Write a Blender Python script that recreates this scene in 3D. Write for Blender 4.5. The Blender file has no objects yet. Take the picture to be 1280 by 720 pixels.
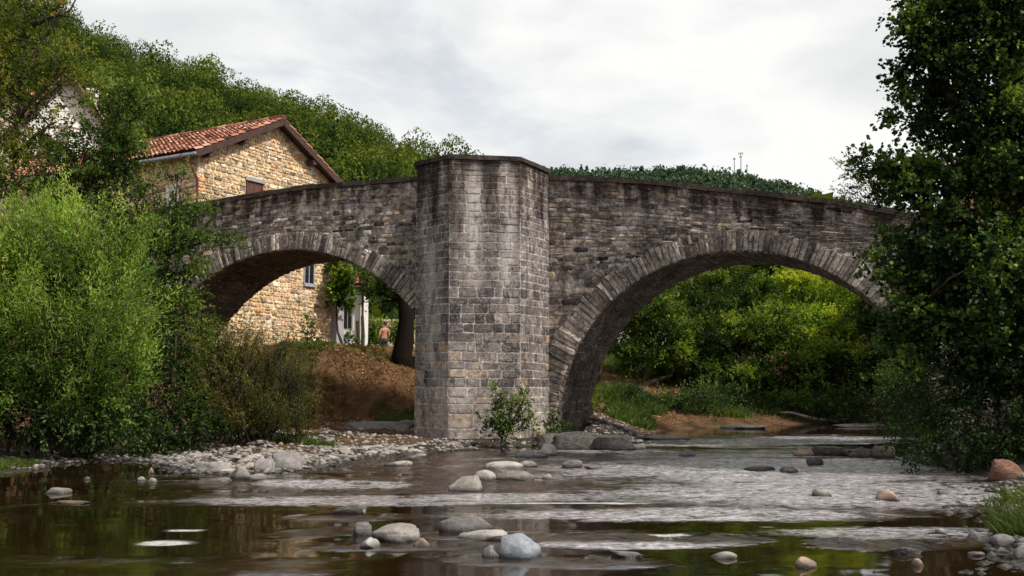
import bpy, math, random
import numpy as np
from mathutils import Vector, Matrix
PI = math.pi
rs = np.random.RandomState(7); random.seed(7)
C = bpy.context.scene.collection
FPX = 1280 * 35 / 36.0; TILT = math.atan(120 / FPX); CH = 1.4

# ------------------------------------------------------------------ camera maths (used only to find places on the ground)
def ray(px, py):
    x = (px - 640) / FPX; y = -(py - 360) / FPX
    return np.array((x, math.cos(TILT) - y * math.sin(TILT), math.sin(TILT) + y * math.cos(TILT)))
def at(px, py, D):
    r = ray(px, py); k = D / r[1]
    return np.array((r[0] * k, D, CH + r[2] * k))
def onz(px, py, z=0.0):
    r = ray(px, py); k = (z - CH) / r[2]
    return np.array((r[0] * k, r[1] * k, z))
def unit(v):
    return v / (np.linalg.norm(v, axis=-1, keepdims=True) + 1e-9)

# ------------------------------------------------------------------ value noise
_P = np.random.RandomState(3).rand(4096)
def vnoise(x, y, z=0.0, seed=0):
    x = np.asarray(x, float); y = np.asarray(y, float); z = np.asarray(z, float) + np.zeros_like(x)
    xi, yi, zi = np.floor(x).astype(int), np.floor(y).astype(int), np.floor(z).astype(int)
    fx, fy, fz = x - xi, y - yi, z - zi
    fx, fy, fz = [t * t * (3 - 2 * t) for t in (fx, fy, fz)]
    def h(a, b, c): return _P[(a * 73856093 ^ b * 19349663 ^ c * 83492791 ^ (seed * 2654435)) & 4095]
    r = 0
    for dx in (0, 1):
        for dy in (0, 1):
            for dz in (0, 1):
                w = (fx if dx else 1 - fx) * (fy if dy else 1 - fy) * (fz if dz else 1 - fz)
                r = r + w * h(xi + dx, yi + dy, zi + dz)
    return r * 2 - 1
def fbm(x, y, z=0.0, o=4, seed=0):
    a = 1.0; s = 0; f = 1.0; n = 0
    for i in range(o):
        s = s + a * vnoise(np.asarray(x) * f, np.asarray(y) * f, np.asarray(z) * f, seed + i * 7); n += a; a *= .5; f *= 2.03
    return s / n

# ------------------------------------------------------------------ mesh / object helpers
def mesh_np(name, V, F, attrs=None, smooth=False, pattrs=None):
    """V (n,3); F = list of int arrays each (m,k)"""
    me = bpy.data.meshes.new(name)
    V = np.asarray(V, np.float32)
    if isinstance(F, np.ndarray): F = [F]
    me.vertices.add(len(V)); me.vertices.foreach_set('co', V.ravel())
    tot = sum(f.size for f in F); nf = sum(len(f) for f in F)
    me.loops.add(tot); me.polygons.add(nf)
    me.loops.foreach_set('vertex_index', np.concatenate([f.ravel() for f in F]).astype(np.int32))
    st = []; c = 0
    for f in F:
        st.append(c + np.arange(len(f)) * f.shape[1]); c += f.size
    me.polygons.foreach_set('loop_start', np.concatenate(st).astype(np.int32))
    me.polygons.foreach_set('use_smooth', np.full(nf, smooth, dtype=bool))
    me.update(calc_edges=True)
    for k, v in (attrs or {}).items():
        a = me.attributes.new(k, 'FLOAT', 'FACE'); a.data.foreach_set('value', np.asarray(v, np.float32))
    for k, v in (pattrs or {}).items():
        a = me.attributes.new(k, 'FLOAT', 'POINT'); a.data.foreach_set('value', np.asarray(v, np.float32))
    me.validate()
    return me
def obj(name, me, mat=None, parent=None, loc=None):
    o = bpy.data.objects.new(name, me); C.objects.link(o)
    if mat is not None:
        for m in (mat if isinstance(mat, (list, tuple)) else [mat]): me.materials.append(m)
    if parent is not None: o.parent = parent
    if loc is not None: o.location = loc
    return o
def tag(o, label, cat, group=None, kind=None):
    o['label'] = label; o['category'] = cat
    if group: o['group'] = group
    if kind: o['kind'] = kind
    return o
def empty(name, label, cat, loc=(0, 0, 0), rz=0, group=None):
    o = bpy.data.objects.new(name, None); C.objects.link(o); o.location = loc; o.rotation_euler = (0, 0, rz)
    o.empty_display_size = .2
    return tag(o, label, cat, group)
def struct(name, me, mat):
    o = obj(name, me, mat); o['kind'] = 'structure'; return o

class MB:
    """collects boxes, tubes, loose polygons"""
    def __init__(s): s.v = []; s.f = []; s.t = []
    def poly(s, pts, t=.5):
        b = len(s.v); s.v += [tuple(p) for p in pts]; s.f.append(tuple(range(b, b + len(pts)))); s.t.append(t)
    def hexa(s, p, t=.5):   # 8 pts: bottom 4 ccw, top 4
        b = len(s.v); s.v += [tuple(q) for q in p]
        for q in ((3, 2, 1, 0), (4, 5, 6, 7), (0, 1, 5, 4), (1, 2, 6, 5), (2, 3, 7, 6), (3, 0, 4, 7)):
            s.f.append(tuple(b + i for i in q)); s.t.append(t)
    def box(s, x0, x1, y0, y1, z0, z1, t=.5):
        s.hexa([(x0, y0, z0), (x1, y0, z0), (x1, y1, z0), (x0, y1, z0), (x0, y0, z1), (x1, y0, z1), (x1, y1, z1), (x0, y1, z1)], t)
    def bar(s, a, b, w, h, t=.5):
        a = Vector(a); b = Vector(b); d = (b - a).normalized()
        sx = d.cross(Vector((0, 0, 1)));
        if sx.length < .01: sx = Vector((1, 0, 0))
        sx.normalize(); up = sx.cross(d).normalized()
        P = []
        for q in (a, b):
            for i, j in ((-1, -1), (1, -1), (1, 1), (-1, 1)): P.append(q + sx * i * w / 2 + up * j * h / 2)
        s.hexa([P[0], P[1], P[2], P[3], P[4], P[5], P[6], P[7]], t)
    def tube(s, pts, rad, n=7, t=.5, lump=0):
        pts = [Vector(p) for p in pts]; b = len(s.v); m = len(pts)
        for i, p in enumerate(pts):
            d = (pts[min(i + 1, m - 1)] - pts[max(i - 1, 0)]).normalized()
            sx = d.cross(Vector((0.3, 1, 0.1))).normalized(); up = sx.cross(d)
            for k in range(n):
                a = 2 * PI * k / n; r = rad[i] * (1 + lump * (random.random() - .5))
                s.v.append(tuple(p + (sx * math.cos(a) + up * math.sin(a)) * r))
        for i in range(m - 1):
            for k in range(n):
                k2 = (k + 1) % n
                s.f.append((b + i * n + k, b + i * n + k2, b + (i + 1) * n + k2, b + (i + 1) * n + k)); s.t.append(t)
        s.f.append(tuple(b + k for k in range(n))[::-1]); s.f.append(tuple(b + (m - 1) * n + k for k in range(n))); s.t += [t, t]
    def mesh(s, name, smooth=False):
        me = bpy.data.meshes.new(name); me.from_pydata(s.v, [], s.f); me.update()
        if smooth: me.polygons.foreach_set('use_smooth', [True] * len(me.polygons))
        a = me.attributes.new('tone', 'FLOAT', 'FACE'); a.data.foreach_set('value', s.t)
        return me
    def build(s, name, mat, parent=None, smooth=False, loc=None):
        return obj(name, s.mesh(name, smooth), mat, parent, loc)

# ------------------------------------------------------------------ materials
def newmat(name):
    m = bpy.data.materials.new(name); m.use_nodes = True; nt = m.node_tree
    for n in list(nt.nodes): nt.nodes.remove(n)
    out = nt.nodes.new('ShaderNodeOutputMaterial')
    return m, nt, out
class NG:
    def __init__(s, nt): s.nt = nt
    def n(s, t, **k):
        n = s.nt.nodes.new(t)
        for a, b in k.items(): setattr(n, a, b)
        return n
    def l(s, a, b): s.nt.links.new(a, b)
    def noise(s, vec, scale, detail=4, rough=.55, dist=0):
        n = s.n('ShaderNodeTexNoise'); n.inputs['Scale'].default_value = scale; n.inputs['Detail'].default_value = detail
        n.inputs['Roughness'].default_value = rough; n.inputs['Distortion'].default_value = dist
        if vec is not None: s.l(vec, n.inputs['Vector'])
        return n.outputs['Fac']
    def ramp(s, fac, stops, interp='LINEAR'):
        r = s.n('ShaderNodeValToRGB'); r.color_ramp.interpolation = interp; e = r.color_ramp.elements
        while len(e) < len(stops): e.new(.5)
        for i, (p, c) in enumerate(stops):
            e[i].position = p; e[i].color = (c, c, c, 1) if isinstance(c, (int, float)) else (*c, 1)
        s.l(fac, r.inputs['Fac']); return r.outputs['Color']
    def mapping(s, vec, scale=(1, 1, 1), loc=(0, 0, 0)):
        m = s.n('ShaderNodeMapping'); m.inputs['Scale'].default_value = scale; m.inputs['Location'].default_value = loc
        s.l(vec, m.inputs['Vector']); return m.outputs['Vector']
    def math(s, op, a, b=None, clamp=False):
        m = s.n('ShaderNodeMath', operation=op, use_clamp=clamp)
        for i, v in enumerate((a, b)):
            if v is None: continue
            if isinstance(v, (int, float)): m.inputs[i].default_value = v
            else: s.l(v, m.inputs[i])
        return m.outputs[0]
    def mix(s, fac, a, b, mode='MIX'):
        m = s.n('ShaderNodeMix', data_type='RGBA', blend_type=mode)
        for k, v in ((0, fac), (6, a), (7, b)):
            if isinstance(v, (int, float)): m.inputs[k].default_value = v if k == 0 else (v, v, v, 1)
            elif isinstance(v, tuple): m.inputs[k].default_value = (*v, 1)
            else: s.l(v, m.inputs[k])
        return m.outputs[2]
    def attr(s, name):
        a = s.n('ShaderNodeAttribute'); a.attribute_name = name; return a.outputs['Fac']
    def obj(s): return s.n('ShaderNodeTexCoord').outputs['Object']
    def pos(s): return s.n('ShaderNodeNewGeometry').outputs['Position']
    def bump(s, h, strength, dist=.02):
        b = s.n('ShaderNodeBump'); b.inputs['Strength'].default_value = strength; b.inputs['Distance'].default_value = dist
        s.l(h, b.inputs['Height']); return b.outputs['Normal']
    def bsdf(s, out, color, rough=.85, normal=None, spec=.3):
        p = s.n('ShaderNodeBsdfPrincipled')
        if isinstance(color, tuple): p.inputs['Base Color'].default_value = (*color, 1)
        else: s.l(color, p.inputs['Base Color'])
        if isinstance(rough, (int, float)): p.inputs['Roughness'].default_value = rough
        else: s.l(rough, p.inputs['Roughness'])
        p.inputs['Specular IOR Level'].default_value = spec
        if normal is not None: s.l(normal, p.inputs['Normal'])
        s.l(p.outputs[0], out.inputs['Surface']); return p

def stone_mat(name, stops, stain=1.0, topdark=1.0, lime=0.0, lichen=.5, mortar=False):
    m, nt, out = newmat(name); g = NG(nt); v = g.pos()
    if mortar:
        col = g.ramp(g.noise(v, 3, 6, .6), stops)
    else:
        col = g.ramp(g.attr('tone'), stops)
    f = g.noise(v, 9, 6, .65); col = g.mix(1.0, col, g.ramp(f, [(.30, .34), (.5, 1.0), (.70, 1.85)]), 'MULTIPLY')
    f2 = g.noise(v, 45, 3, .6); col = g.mix(1.0, col, g.ramp(f2, [(.3, .55), (.7, 1.45)]), 'MULTIPLY')
    if stain:
        sv = g.mapping(v, (2.6, 2.6, .28)); d = g.noise(sv, 1.0, 5, .6)
        k = g.ramp(d, [(.36, .5), (.5, .9), (.62, 1.1)])
        col = g.mix(stain, col, k, 'MULTIPLY')
        mo = g.noise(g.mapping(v, (1, 1, 1.6)), 7, 9, .82); k = g.ramp(mo, [(.52, 0.0), (.60, .75)])
        bigm = g.ramp(g.noise(v, .9, 3), [(.38, .25), (.6, 1.0)])
        col = g.mix(g.math('MULTIPLY', g.math('MULTIPLY', k, bigm), .62 * stain if stain > .7 else .1), col, (.60, .545, .51))
        dk = g.noise(g.mapping(v, (1, 1, .8)), 5, 9, .8); k = g.ramp(dk, [(.40, (.34, .31, .30)), (.49, (1.08, 1.08, 1.08))])
        col = g.mix(.75 * stain, col, k, 'MULTIPLY')
        big = g.noise(v, .55, 3, .5); col = g.mix(.8 * stain, col, g.ramp(big, [(.35, .62), (.6, 1.15)]), 'MULTIPLY')
        fl = g.ramp(g.noise(v, 24, 8, .82), [(.545, 0.0), (.60, 1.0)]); flm = g.ramp(g.noise(v, 1.7, 4, .6), [(.38, .25), (.58, 1.0)])
        col = g.mix(g.math('MULTIPLY', g.math('MULTIPLY', fl, flm), .62 if stain > .7 else 0.0), col, (.62, .57, .54))
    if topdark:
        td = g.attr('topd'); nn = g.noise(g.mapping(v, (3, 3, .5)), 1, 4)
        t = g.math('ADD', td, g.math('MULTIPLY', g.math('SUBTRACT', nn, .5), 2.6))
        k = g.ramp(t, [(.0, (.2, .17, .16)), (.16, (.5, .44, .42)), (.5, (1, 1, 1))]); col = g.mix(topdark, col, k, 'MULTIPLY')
    if lime:
        at_ = g.attr('lime'); ln = g.noise(g.mapping(v, (6, 6, 1.6)), 1, 5, .7)
        k = g.math('MULTIPLY', at_, g.ramp(ln, [(.36, 0.0), (.52, 1.0)])); col = g.mix(g.math('MULTIPLY', k, lime), col, (.66, .61, .58))
    if lichen:
        lv = g.noise(v, 5.5, 5, .75); k = g.ramp(lv, [(.66, 0.0), (.70, 1.0)])
        col = g.mix(g.math('MULTIPLY', k, lichen), col, (.42, .39, .36))
        mv = g.noise(v, 2.3, 5, .7); k = g.ramp(mv, [(.62, 0.0), (.72, 1.0)])
        col = g.mix(g.math('MULTIPLY', k, .35), col, (.05, .06, .02))
    h = g.math('ADD', g.noise(v, 22, 6, .7), g.math('MULTIPLY', g.noise(v, 90, 2), .4))
    g.bsdf(out, col, .9, g.bump(h, .9, .03), .2)
    return m
M = {}
GREY = [(0, (.036, .027, .024)), (.25, (.14, .110, .095)), (.55, (.31, .262, .235)), (.8, (.50, .43, .395)), (.93, (.46, .34, .21)), (1, (.62, .58, .54))]
PIER = [(0, (.050, .043, .048)), (.3, (.135, .115, .112)), (.6, (.24, .208, .19)), (.85, (.33, .28, .245)), (.95, (.33, .22, .14)), (1, (.45, .41, .38))]
M['wall'] = stone_mat('wall_stone', GREY, 1, 1, 0, .5)
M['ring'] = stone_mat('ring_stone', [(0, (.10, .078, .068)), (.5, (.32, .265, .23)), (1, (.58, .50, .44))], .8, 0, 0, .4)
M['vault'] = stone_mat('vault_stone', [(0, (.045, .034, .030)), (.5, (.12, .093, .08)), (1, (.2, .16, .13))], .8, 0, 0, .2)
M['pier'] = stone_mat('pier_stone', PIER, .9, 1, .85, .8)
M['mortar'] = stone_mat('mortar', [(0, (.22, .19, .17)), (1, (.70, .64, .59))], 1, 1, 0, 0, True)
M['pmortar'] = stone_mat('pier_mortar', [(0, (.30, .27, .255)), (1, (.62, .57, .54))], .8, 1, .5, 0, True)
M['coping'] = stone_mat('coping_stone', [(0, (.018, .014, .012)), (1, (.06, .045, .035))], .3, 0, 0, .25)
M['foot'] = stone_mat('footing_stone', [(0, (.03, .025, .02)), (1, (.10, .08, .07))], .4, 0, 0, .2)
M['house'] = stone_mat('house_stone', [(0, (.22, .155, .11)), (.25, (.42, .31, .20)), (.5, (.60, .455, .29)), (.7, (.68, .48, .25)), (.82, (.74, .64, .50)), (.93, (.66, .31, .11)), (1, (.78, .70, .58))], .12, 0, 0, 0)
M['hmortar'] = stone_mat('house_mortar', [(0, (.58, .46, .31)), (1, (.78, .66, .48))], .15, 0, 0, 0, True)

def simple(name, color, rough=.7, var=.3, scale=6, spec=.3, bump=.3):
    m, nt, out = newmat(name); g = NG(nt); v = g.pos()
    f = g.noise(v, scale, 5, .6); k = g.ramp(f, [(.3, 1 - var), (.7, 1 + var)])
    col = g.mix(1.0, color, k, 'MULTIPLY')
    g.bsdf(out, col, rough, g.bump(g.noise(v, scale * 4, 4), bump, .02), spec); return m
def toned(name, stops, rough=.8, spec=.25, bump=.4, scale=12):
    m, nt, out = newmat(name); g = NG(nt); v = g.pos()
    col = g.ramp(g.attr('tone'), stops); f = g.noise(v, scale, 5, .6)
    col = g.mix(1.0, col, g.ramp(f, [(.3, .7), (.7, 1.25)]), 'MULTIPLY')
    g.bsdf(out, col, rough, g.bump(g.noise(v, scale * 3, 4), bump, .02), spec); return m
def leafmat(name, stops, trans=.35, gloss=.2, rough=.45):
    m, nt, out = newmat(name); g = NG(nt)
    col = g.ramp(g.attr('tone'), stops)
    v = g.pos(); col = g.mix(1.0, col, g.ramp(g.noise(v, .9, 3), [(.3, .72), (.7, 1.28)]), 'MULTIPLY')
    p = g.n('ShaderNodeBsdfPrincipled'); g.l(col, p.inputs['Base Color']); p.inputs['Roughness'].default_value = rough
    p.inputs['Specular IOR Level'].default_value = gloss
    t = g.n('ShaderNodeBsdfTranslucent'); tc = g.mix(1.0, col, (1.5, 1.45, .55), 'MULTIPLY'); g.l(tc, t.inputs['Color'])
    mx = g.n('ShaderNodeMixShader'); mx.inputs[0].default_value = trans
    g.l(p.outputs[0], mx.inputs[1]); g.l(t.outputs[0], mx.inputs[2]); g.l(mx.outputs[0], out.inputs['Surface'])
    return m
M['bark'] = toned('bark', [(0, (.020, .015, .011)), (1, (.085, .066, .05))], .95, .1, 1.0, 14)
M['darkbark'] = toned('dark_bark', [(0, (.006, .004, .003)), (1, (.022, .016, .012))], .95, .05, 1.0, 14)
M['deadwood'] = simple('deadwood', (.33, .29, .25), .9)
M['willow'] = leafmat('willow_leaves', [(0, (.016, .036, .008)), (.4, (.075, .145, .020)), (.75, (.19, .30, .045)), (1, (.36, .46, .10))], .42)
M['alder'] = leafmat('alder_leaves', [(0, (.008, .020, .005)), (.45, (.045, .088, .015)), (.8, (.11, .175, .028)), (1, (.20, .26, .05))], .35)
M['olive'] = leafmat('olive_leaves', [(0, (.022, .030, .007)), (.5, (.085, .098, .018)), (.85, (.17, .165, .032)), (1, (.30, .22, .05))], .4)
M['dark'] = leafmat('dark_leaves', [(0, (.005, .012, .004)), (.45, (.022, .050, .013)), (.8, (.065, .115, .024)), (1, (.15, .22, .045))], .28, .2, .45)
M['right'] = leafmat('broad_dark_leaves', [(0, (.004, .010, .003)), (.4, (.020, .045, .011)), (.75, (.062, .115, .021)), (.95, (.13, .20, .034)), (1, (.22, .29, .05))], .32, .18, .45)
M['mid'] = leafmat('mid_leaves', [(0, (.008, .018, .004)), (.45, (.045, .090, .012)), (.8, (.13, .20, .025)), (1, (.24, .30, .045))], .4)
M['yellow'] = leafmat('yellow_leaves', [(0, (.02, .045, .006)), (.45, (.13, .22, .022)), (.8, (.30, .40, .04)), (1, (.46, .50, .07))], .45)
M['fresh'] = leafmat('fresh_leaves', [(0, (.018, .034, .007)), (.45, (.085, .125, .018)), (.8, (.18, .21, .03)), (.94, (.26, .26, .045)), (1, (.36, .22, .05))], .45)
M['grass'] = leafmat('grass_blades', [(0, (.03, .05, .012)), (.6, (.08, .13, .03)), (.9, (.16, .18, .05)), (1, (.30, .26, .10))], .4)
M['forest'] = leafmat('forest_leaves', [(0, (.002, .007, .002)), (.38, (.010, .028, .006)), (.72, (.032, .064, .010)), (1, (.10, .13, .018))], .25, .06, .7)
M['conifer'] = leafmat('far_forest_leaves', [(0, (.012, .035, .026)), (.6, (.028, .065, .042)), (1, (.055, .095, .04))], .15)
M['tile'] = toned('roof_tile', [(0, (.07, .03, .022)), (.25, (.24, .09, .06)), (.6, (.46, .185, .12)), (.88, (.60, .32, .23)), (1, (.66, .48, .36))], .85, .15, .6, 2.5)
M['timber'] = simple('dark_timber', (.055, .030, .024), .7, .4)
M['white'] = simple('white_render', (.74, .72, .68), .9, .12, 2)
M['cream'] = simple('cream_render', (.58, .49, .36), .9, .18, 2)
M['pink'] = simple('pink_render', (.45, .27, .2), .9, .2, 2)
M['metal'] = simple('galvanised_metal', (.25, .26, .28), .5, .2)
M['gutter'] = simple('grey_gutter', (.20, .20, .24), .5, .2)
M['pipe'] = simple('red_brown_pipe', (.14, .035, .025), .5, .2)
M['shutter'] = simple('brown_shutter', (.10, .045, .03), .7, .3)
M['sill'] = simple('grey_lintel', (.30, .30, .32), .8, .2)
M['skin'] = simple('skin', (.50, .25, .16), .6, .1); M['hair'] = simple('hair', (.02, .012, .008), .6, .2); M['cloth'] = simple('shorts_cloth', (.04, .05, .06), .9, .2)
M['blue'] = simple('blue_plastic', (.03, .22, .30), .5, .1); M['whitep'] = simple('white_plastic', (.6, .62, .62), .5, .1)
m, nt, out = newmat('window_glass'); g = NG(nt); g.bsdf(out, (.015, .017, .02), .08, g.bump(g.noise(g.pos(), 3, 2), .1), .6); M['glass'] = m

# river rock: colour varies per object, dark wet rim at the water line
def rock(name, c0, c1, instuff=False):
    m, nt, out = newmat(name); g = NG(nt); v = g.pos()
    if instuff: rnd = g.attr('tone')
    else:
        oi = g.n('ShaderNodeObjectInfo'); rnd = oi.outputs['Random']
    col = g.ramp(rnd, [(0, c0), (1, c1)])
    col = g.mix(1.0, col, g.ramp(g.noise(v, 7, 6, .65), [(.3, .62), (.7, 1.3)]), 'MULTIPLY')
    col = g.mix(1.0, col, g.ramp(g.noise(v, 60, 3, .6), [(.3, .8), (.7, 1.18)]), 'MULTIPLY')
    vein = g.ramp(g.noise(g.mapping(v, (3, 3, 12)), 2.2, 4, .6), [(.45, 0.0), (.5, 1.0), (.55, 0.0)])
    col = g.mix(g.math('MULTIPLY', vein, .22), col, (.5, .46, .42))
    sx = g.n('ShaderNodeSeparateXYZ'); g.l(v, sx.inputs[0])
    w = g.math('ADD', sx.outputs[2], g.math('MULTIPLY', g.math('SUBTRACT', g.noise(v, 6, 3), .5), .05))
    wet = g.ramp(g.math('MULTIPLY', w, 8), [(.08, .16), (.48, 1.0)])
    col = g.mix(1.0, col, wet, 'MULTIPLY')
    rough = g.ramp(g.math('MULTIPLY', w, 8), [(.06, .25), (.3, .85)])
    h = g.math('ADD', g.noise(v, 12, 7, .7), g.math('MULTIPLY', g.noise(v, 60, 3), .3))
    g.bsdf(out, col, rough, g.bump(h, .7, .03), .35); return m
M['rock_pale'] = rock('pale_rock', (.15, .135, .12), (.46, .42, .39))
M['rock_grey'] = rock('grey_rock', (.15, .14, .14), (.28, .26, .25))
M['rock_dark'] = rock('dark_rock', (.035, .032, .03), (.09, .08, .075))
M['rock_blue'] = rock('blue_grey_rock', (.20, .225, .26), (.24, .265, .30))
M['rock_pink'] = rock('pinkish_rock', (.38, .25, .18), (.46, .33, .26))
M['rock_rust'] = rock('rusty_rock', (.15, .065, .04), (.14, .06, .035))
M['pebble'] = rock('pebbles', (.05, .042, .036), (.40, .36, .33), True)

# ground
m, nt, out = newmat('earth'); g = NG(nt); v = g.pos()
c = g.ramp(g.noise(v, 2.2, 9, .75), [(.3, (.08, .038, .018)), (.45, (.26, .135, .068)), (.6, (.42, .24, .125)), (.75, (.52, .38, .24))])
c = g.mix(g.ramp(g.noise(v, .35, 5, .6), [(.54, 0.0), (.64, 1.0)]), c, g.ramp(g.noise(v, 5, 5, .7), [(.3, (.02, .03, .008)), (.7, (.09, .10, .025))]))
c = g.mix(g.attr('gravel'), c, g.ramp(g.noise(v, 7, 8, .7), [(.3, (.04, .032, .024)), (.55, (.15, .125, .10)), (.75, (.33, .30, .26))]))
g.bsdf(out, c, .95, g.bump(g.noise(v, 2.5, 10, .8), 1.0, .6), .1); M['earth'] = m

# water
m, nt, out = newmat('river_water'); g = NG(nt); v = g.pos()
c = g.ramp(g.noise(v, .5, 5, .6), [(.35, (.005, .003, .001)), (.55, (.017, .008, .003)), (.75, (.034, .017, .006))])
c = g.mix(g.math('MULTIPLY', g.attr('riffle'), .7), c, g.ramp(g.noise(g.mapping(v, (1, .7, 1)), 1.8, 6, .7), [(.38, (.010, .005, .002)), (.6, (.065, .032, .012))]))
sv = g.mapping(v, (.5, 1.6, 1)); foam = g.attr('foam')
fn = g.ramp(g.noise(g.mapping(v, (2.5, 7, 1)), 4, 9, .85), [(.42, 0.0), (.50, 1.0)])
rf = g.attr('riffle')
n1 = g.noise(g.mapping(v, (1.5, 1.0, 1)), 2.6, 5, .6, .6); n2 = g.noise(g.mapping(v, (1.5, 1.0, 1)), 8, 6, .7, .4)
h = g.math('ADD', g.math('MULTIPLY', n1, 1.0), g.math('MULTIPLY', n2, .34))
amp = g.math('ADD', .016, g.math('MULTIPLY', rf, 1.0)); h = g.math('MULTIPLY', h, amp)
b = g.n('ShaderNodeBump'); b.inputs['Strength'].default_value = 1; b.inputs['Distance'].default_value = .045; g.l(h, b.inputs['Height'])
p = g.n('ShaderNodeBsdfPrincipled'); g.l(g.math('ADD', 1.5, g.math('MULTIPLY', rf, .6)), p.inputs['IOR']); p.inputs['Specular IOR Level'].default_value = .8
fk = g.math('MULTIPLY', foam, fn, True)
sheen_mask = g.attr('white')
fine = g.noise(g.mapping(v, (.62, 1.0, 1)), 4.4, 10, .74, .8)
sheen = g.math('SUBTRACT', g.math('ADD', fine, g.math('MULTIPLY', sheen_mask, .19)), .12)
sheen = g.math('MULTIPLY', g.ramp(sheen, [(.44, 0.0), (.54, 1.0)]), sheen_mask)
spk = g.ramp(g.noise(g.mapping(v, (.8, 1.0, 1)), 11, 6, .75), [(.42, .30), (.60, 1.0)])  # sparkle of the ripples, painted as noise
c = g.mix(g.math('MULTIPLY', g.math('MULTIPLY', sheen, spk), .88, True), c, (.78, .75, .79))  # sky sheen and aerated water, both painted into the base colour
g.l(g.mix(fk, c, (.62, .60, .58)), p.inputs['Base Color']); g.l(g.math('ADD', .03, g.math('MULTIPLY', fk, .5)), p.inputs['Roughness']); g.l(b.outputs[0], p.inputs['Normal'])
g.l(p.outputs[0], out.inputs['Surface']); M['water'] = m

# ------------------------------------------------------------------ bridge frame
A22 = math.radians(22); P0 = np.array((0.94, 25.0)); U = np.array((math.cos(A22), -math.sin(A22))); N = np.array((math.sin(A22), math.cos(A22)))
def b2w(s, n): return P0 + U * s + N * n
def w2b(x, y):
    dx = x - P0[0]; dy = y - P0[1]; return dx * U[0] + dy * U[1], dx * N[0] + dy * N[1]

# ------------------------------------------------------------------ ground + water
RIV = np.array([(-16, -12), (-13, 5), (-10, 12), (-8.04, 15.84), (-7.6, 18.2), (-6.9, 18.6), (-6.2, 17.7), (-5.2, 16.0), (-4.1, 15.4), (-3.4, 16.4), (-2.9, 18.4), (-2.0, 20.4),
                (-.6, 21.6), (1.2, 22.7), (3.0, 23.7), (3.4, 26), (4.2, 29.5), (7, 33.2), (9.5, 34.8), (14, 38), (22, 42), (45, 49), (45, 39), (24, 33), (14, 28.5), (10.6, 26.5), (8.6, 22), (7.4, 18.6),
                (7.1, 15.0), (5.7, 11.8), (4.4, 8.9), (3.7, 6), (3.3, 2), (3.5, -12)], float)
def sdist(x, y):
    shp = x.shape; x = x.ravel(); y = y.ravel(); d = np.full(x.shape, 1e9); ins = np.zeros(x.shape, bool)
    for i in range(len(RIV)):
        a = RIV[i]; b = RIV[(i + 1) % len(RIV)]; e = b - a
        t = np.clip(((x - a[0]) * e[0] + (y - a[1]) * e[1]) / (e @ e), 0, 1)
        d = np.minimum(d, np.hypot(x - a[0] - t * e[0], y - a[1] - t * e[1]))
        c = (a[1] > y) != (b[1] > y)
        with np.errstate(divide='ignore', invalid='ignore'):
            xx = a[0] + (y - a[1]) * e[0] / (e[1] if e[1] else 1e-9)
        ins ^= c & (x < xx)
    return np.where(ins, -d, d).reshape(shp)
def sstep(a, b, x):
    t = np.clip((x - a) / (b - a), 0, 1); return t * t * (3 - 2 * t)
def ground_h(x, y):
    x = np.asarray(x, float); y = np.asarray(y, float)
    d = sdist(x, y) + .35 * fbm(x * .8, y * .8, 0, 3, 5)
    s, n = w2b(x, y)
    left = x < (1.5 + .12 * (y - 22))
    do = np.clip(d, 0, None)
    zl = .05 * np.minimum(do, 2.6) + .34 * np.clip(do - 2.6, 0, 9.0) * 1.0
    zl = np.minimum(zl, 2.6 + .004 * do)
    # gravel bar stays low in front of and under the left arch
    bar = sstep(-9.5, -7.5, x) * (1 - sstep(2.2, 4.0, n))
    zl = zl * (1 - bar) + np.minimum(zl, .10 + .03 * do) * bar
    zr = .30 * do; zr = np.minimum(zr, 3.0 + .004 * do)
    z = np.where(left, zl, zr)
    upr = sstep(0, 6, n) * (~left) ; 
    z = z + np.where((d > 0), .10 * fbm(x * 1.3, y * 1.3, 0, 4, 9) * np.minimum(1, do), 0)
    z = np.where(d < 0, np.maximum(-.5, .16 * d) - .02, z)
    # road banks at both ends of the bridge
    road = (1 - sstep(2.5, 5.5, np.abs(n - 1.35)))
    z = np.where(d > 0, np.maximum(z, (5.4 * sstep(-13.6, -16.5, s) if False else 5.4 * (1 - sstep(-17.0, -13.8, s))) * road), z)
    z = np.where(d > 0, np.maximum(z, 3.6 * sstep(9.6, 13, s) * road), z)
    far = np.hypot(x, y - 20)
    z = np.where(far > 90, z * 0 + 3.2, z * (1 - sstep(70, 90, far)) + 3.2 * sstep(70, 90, far))
    return z
def axis(a, b, step, far):
    c = list(np.arange(a, b + 1e-6, step)); s = step; x = a; L = []
    while x > -far: s *= 1.35; x -= s; L.append(x)
    s = step; x = b; R = []
    while x < far: s *= 1.35; x += s; R.append(x)
    return np.array(L[::-1] + c + R)
def grid(xs, ys, zf):
    X, Y = np.meshgrid(xs, ys); Z = zf(X, Y); V = np.stack([X.ravel(), Y.ravel(), Z.ravel()], 1)
    nx, ny = len(xs), len(ys); i = np.arange(nx * ny).reshape(ny, nx)
    F = np.stack([i[:-1, :-1], i[:-1, 1:], i[1:, 1:], i[1:, :-1]], -1).reshape(-1, 4); return V, F, X, Y
V, F, X, Y = grid(axis(-26, 30, .2, 4500), axis(2, 62, .2, 4500), ground_h)
gm = ((1 - sstep(1.2, 2.6, sdist(X, Y))) * (1 - .8 * sstep(3.0, 4.5, w2b(X, Y)[1]))).ravel()
struct('ground', mesh_np('ground', V, F, smooth=True, pattrs={'gravel': gm}), M['earth'])

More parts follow.
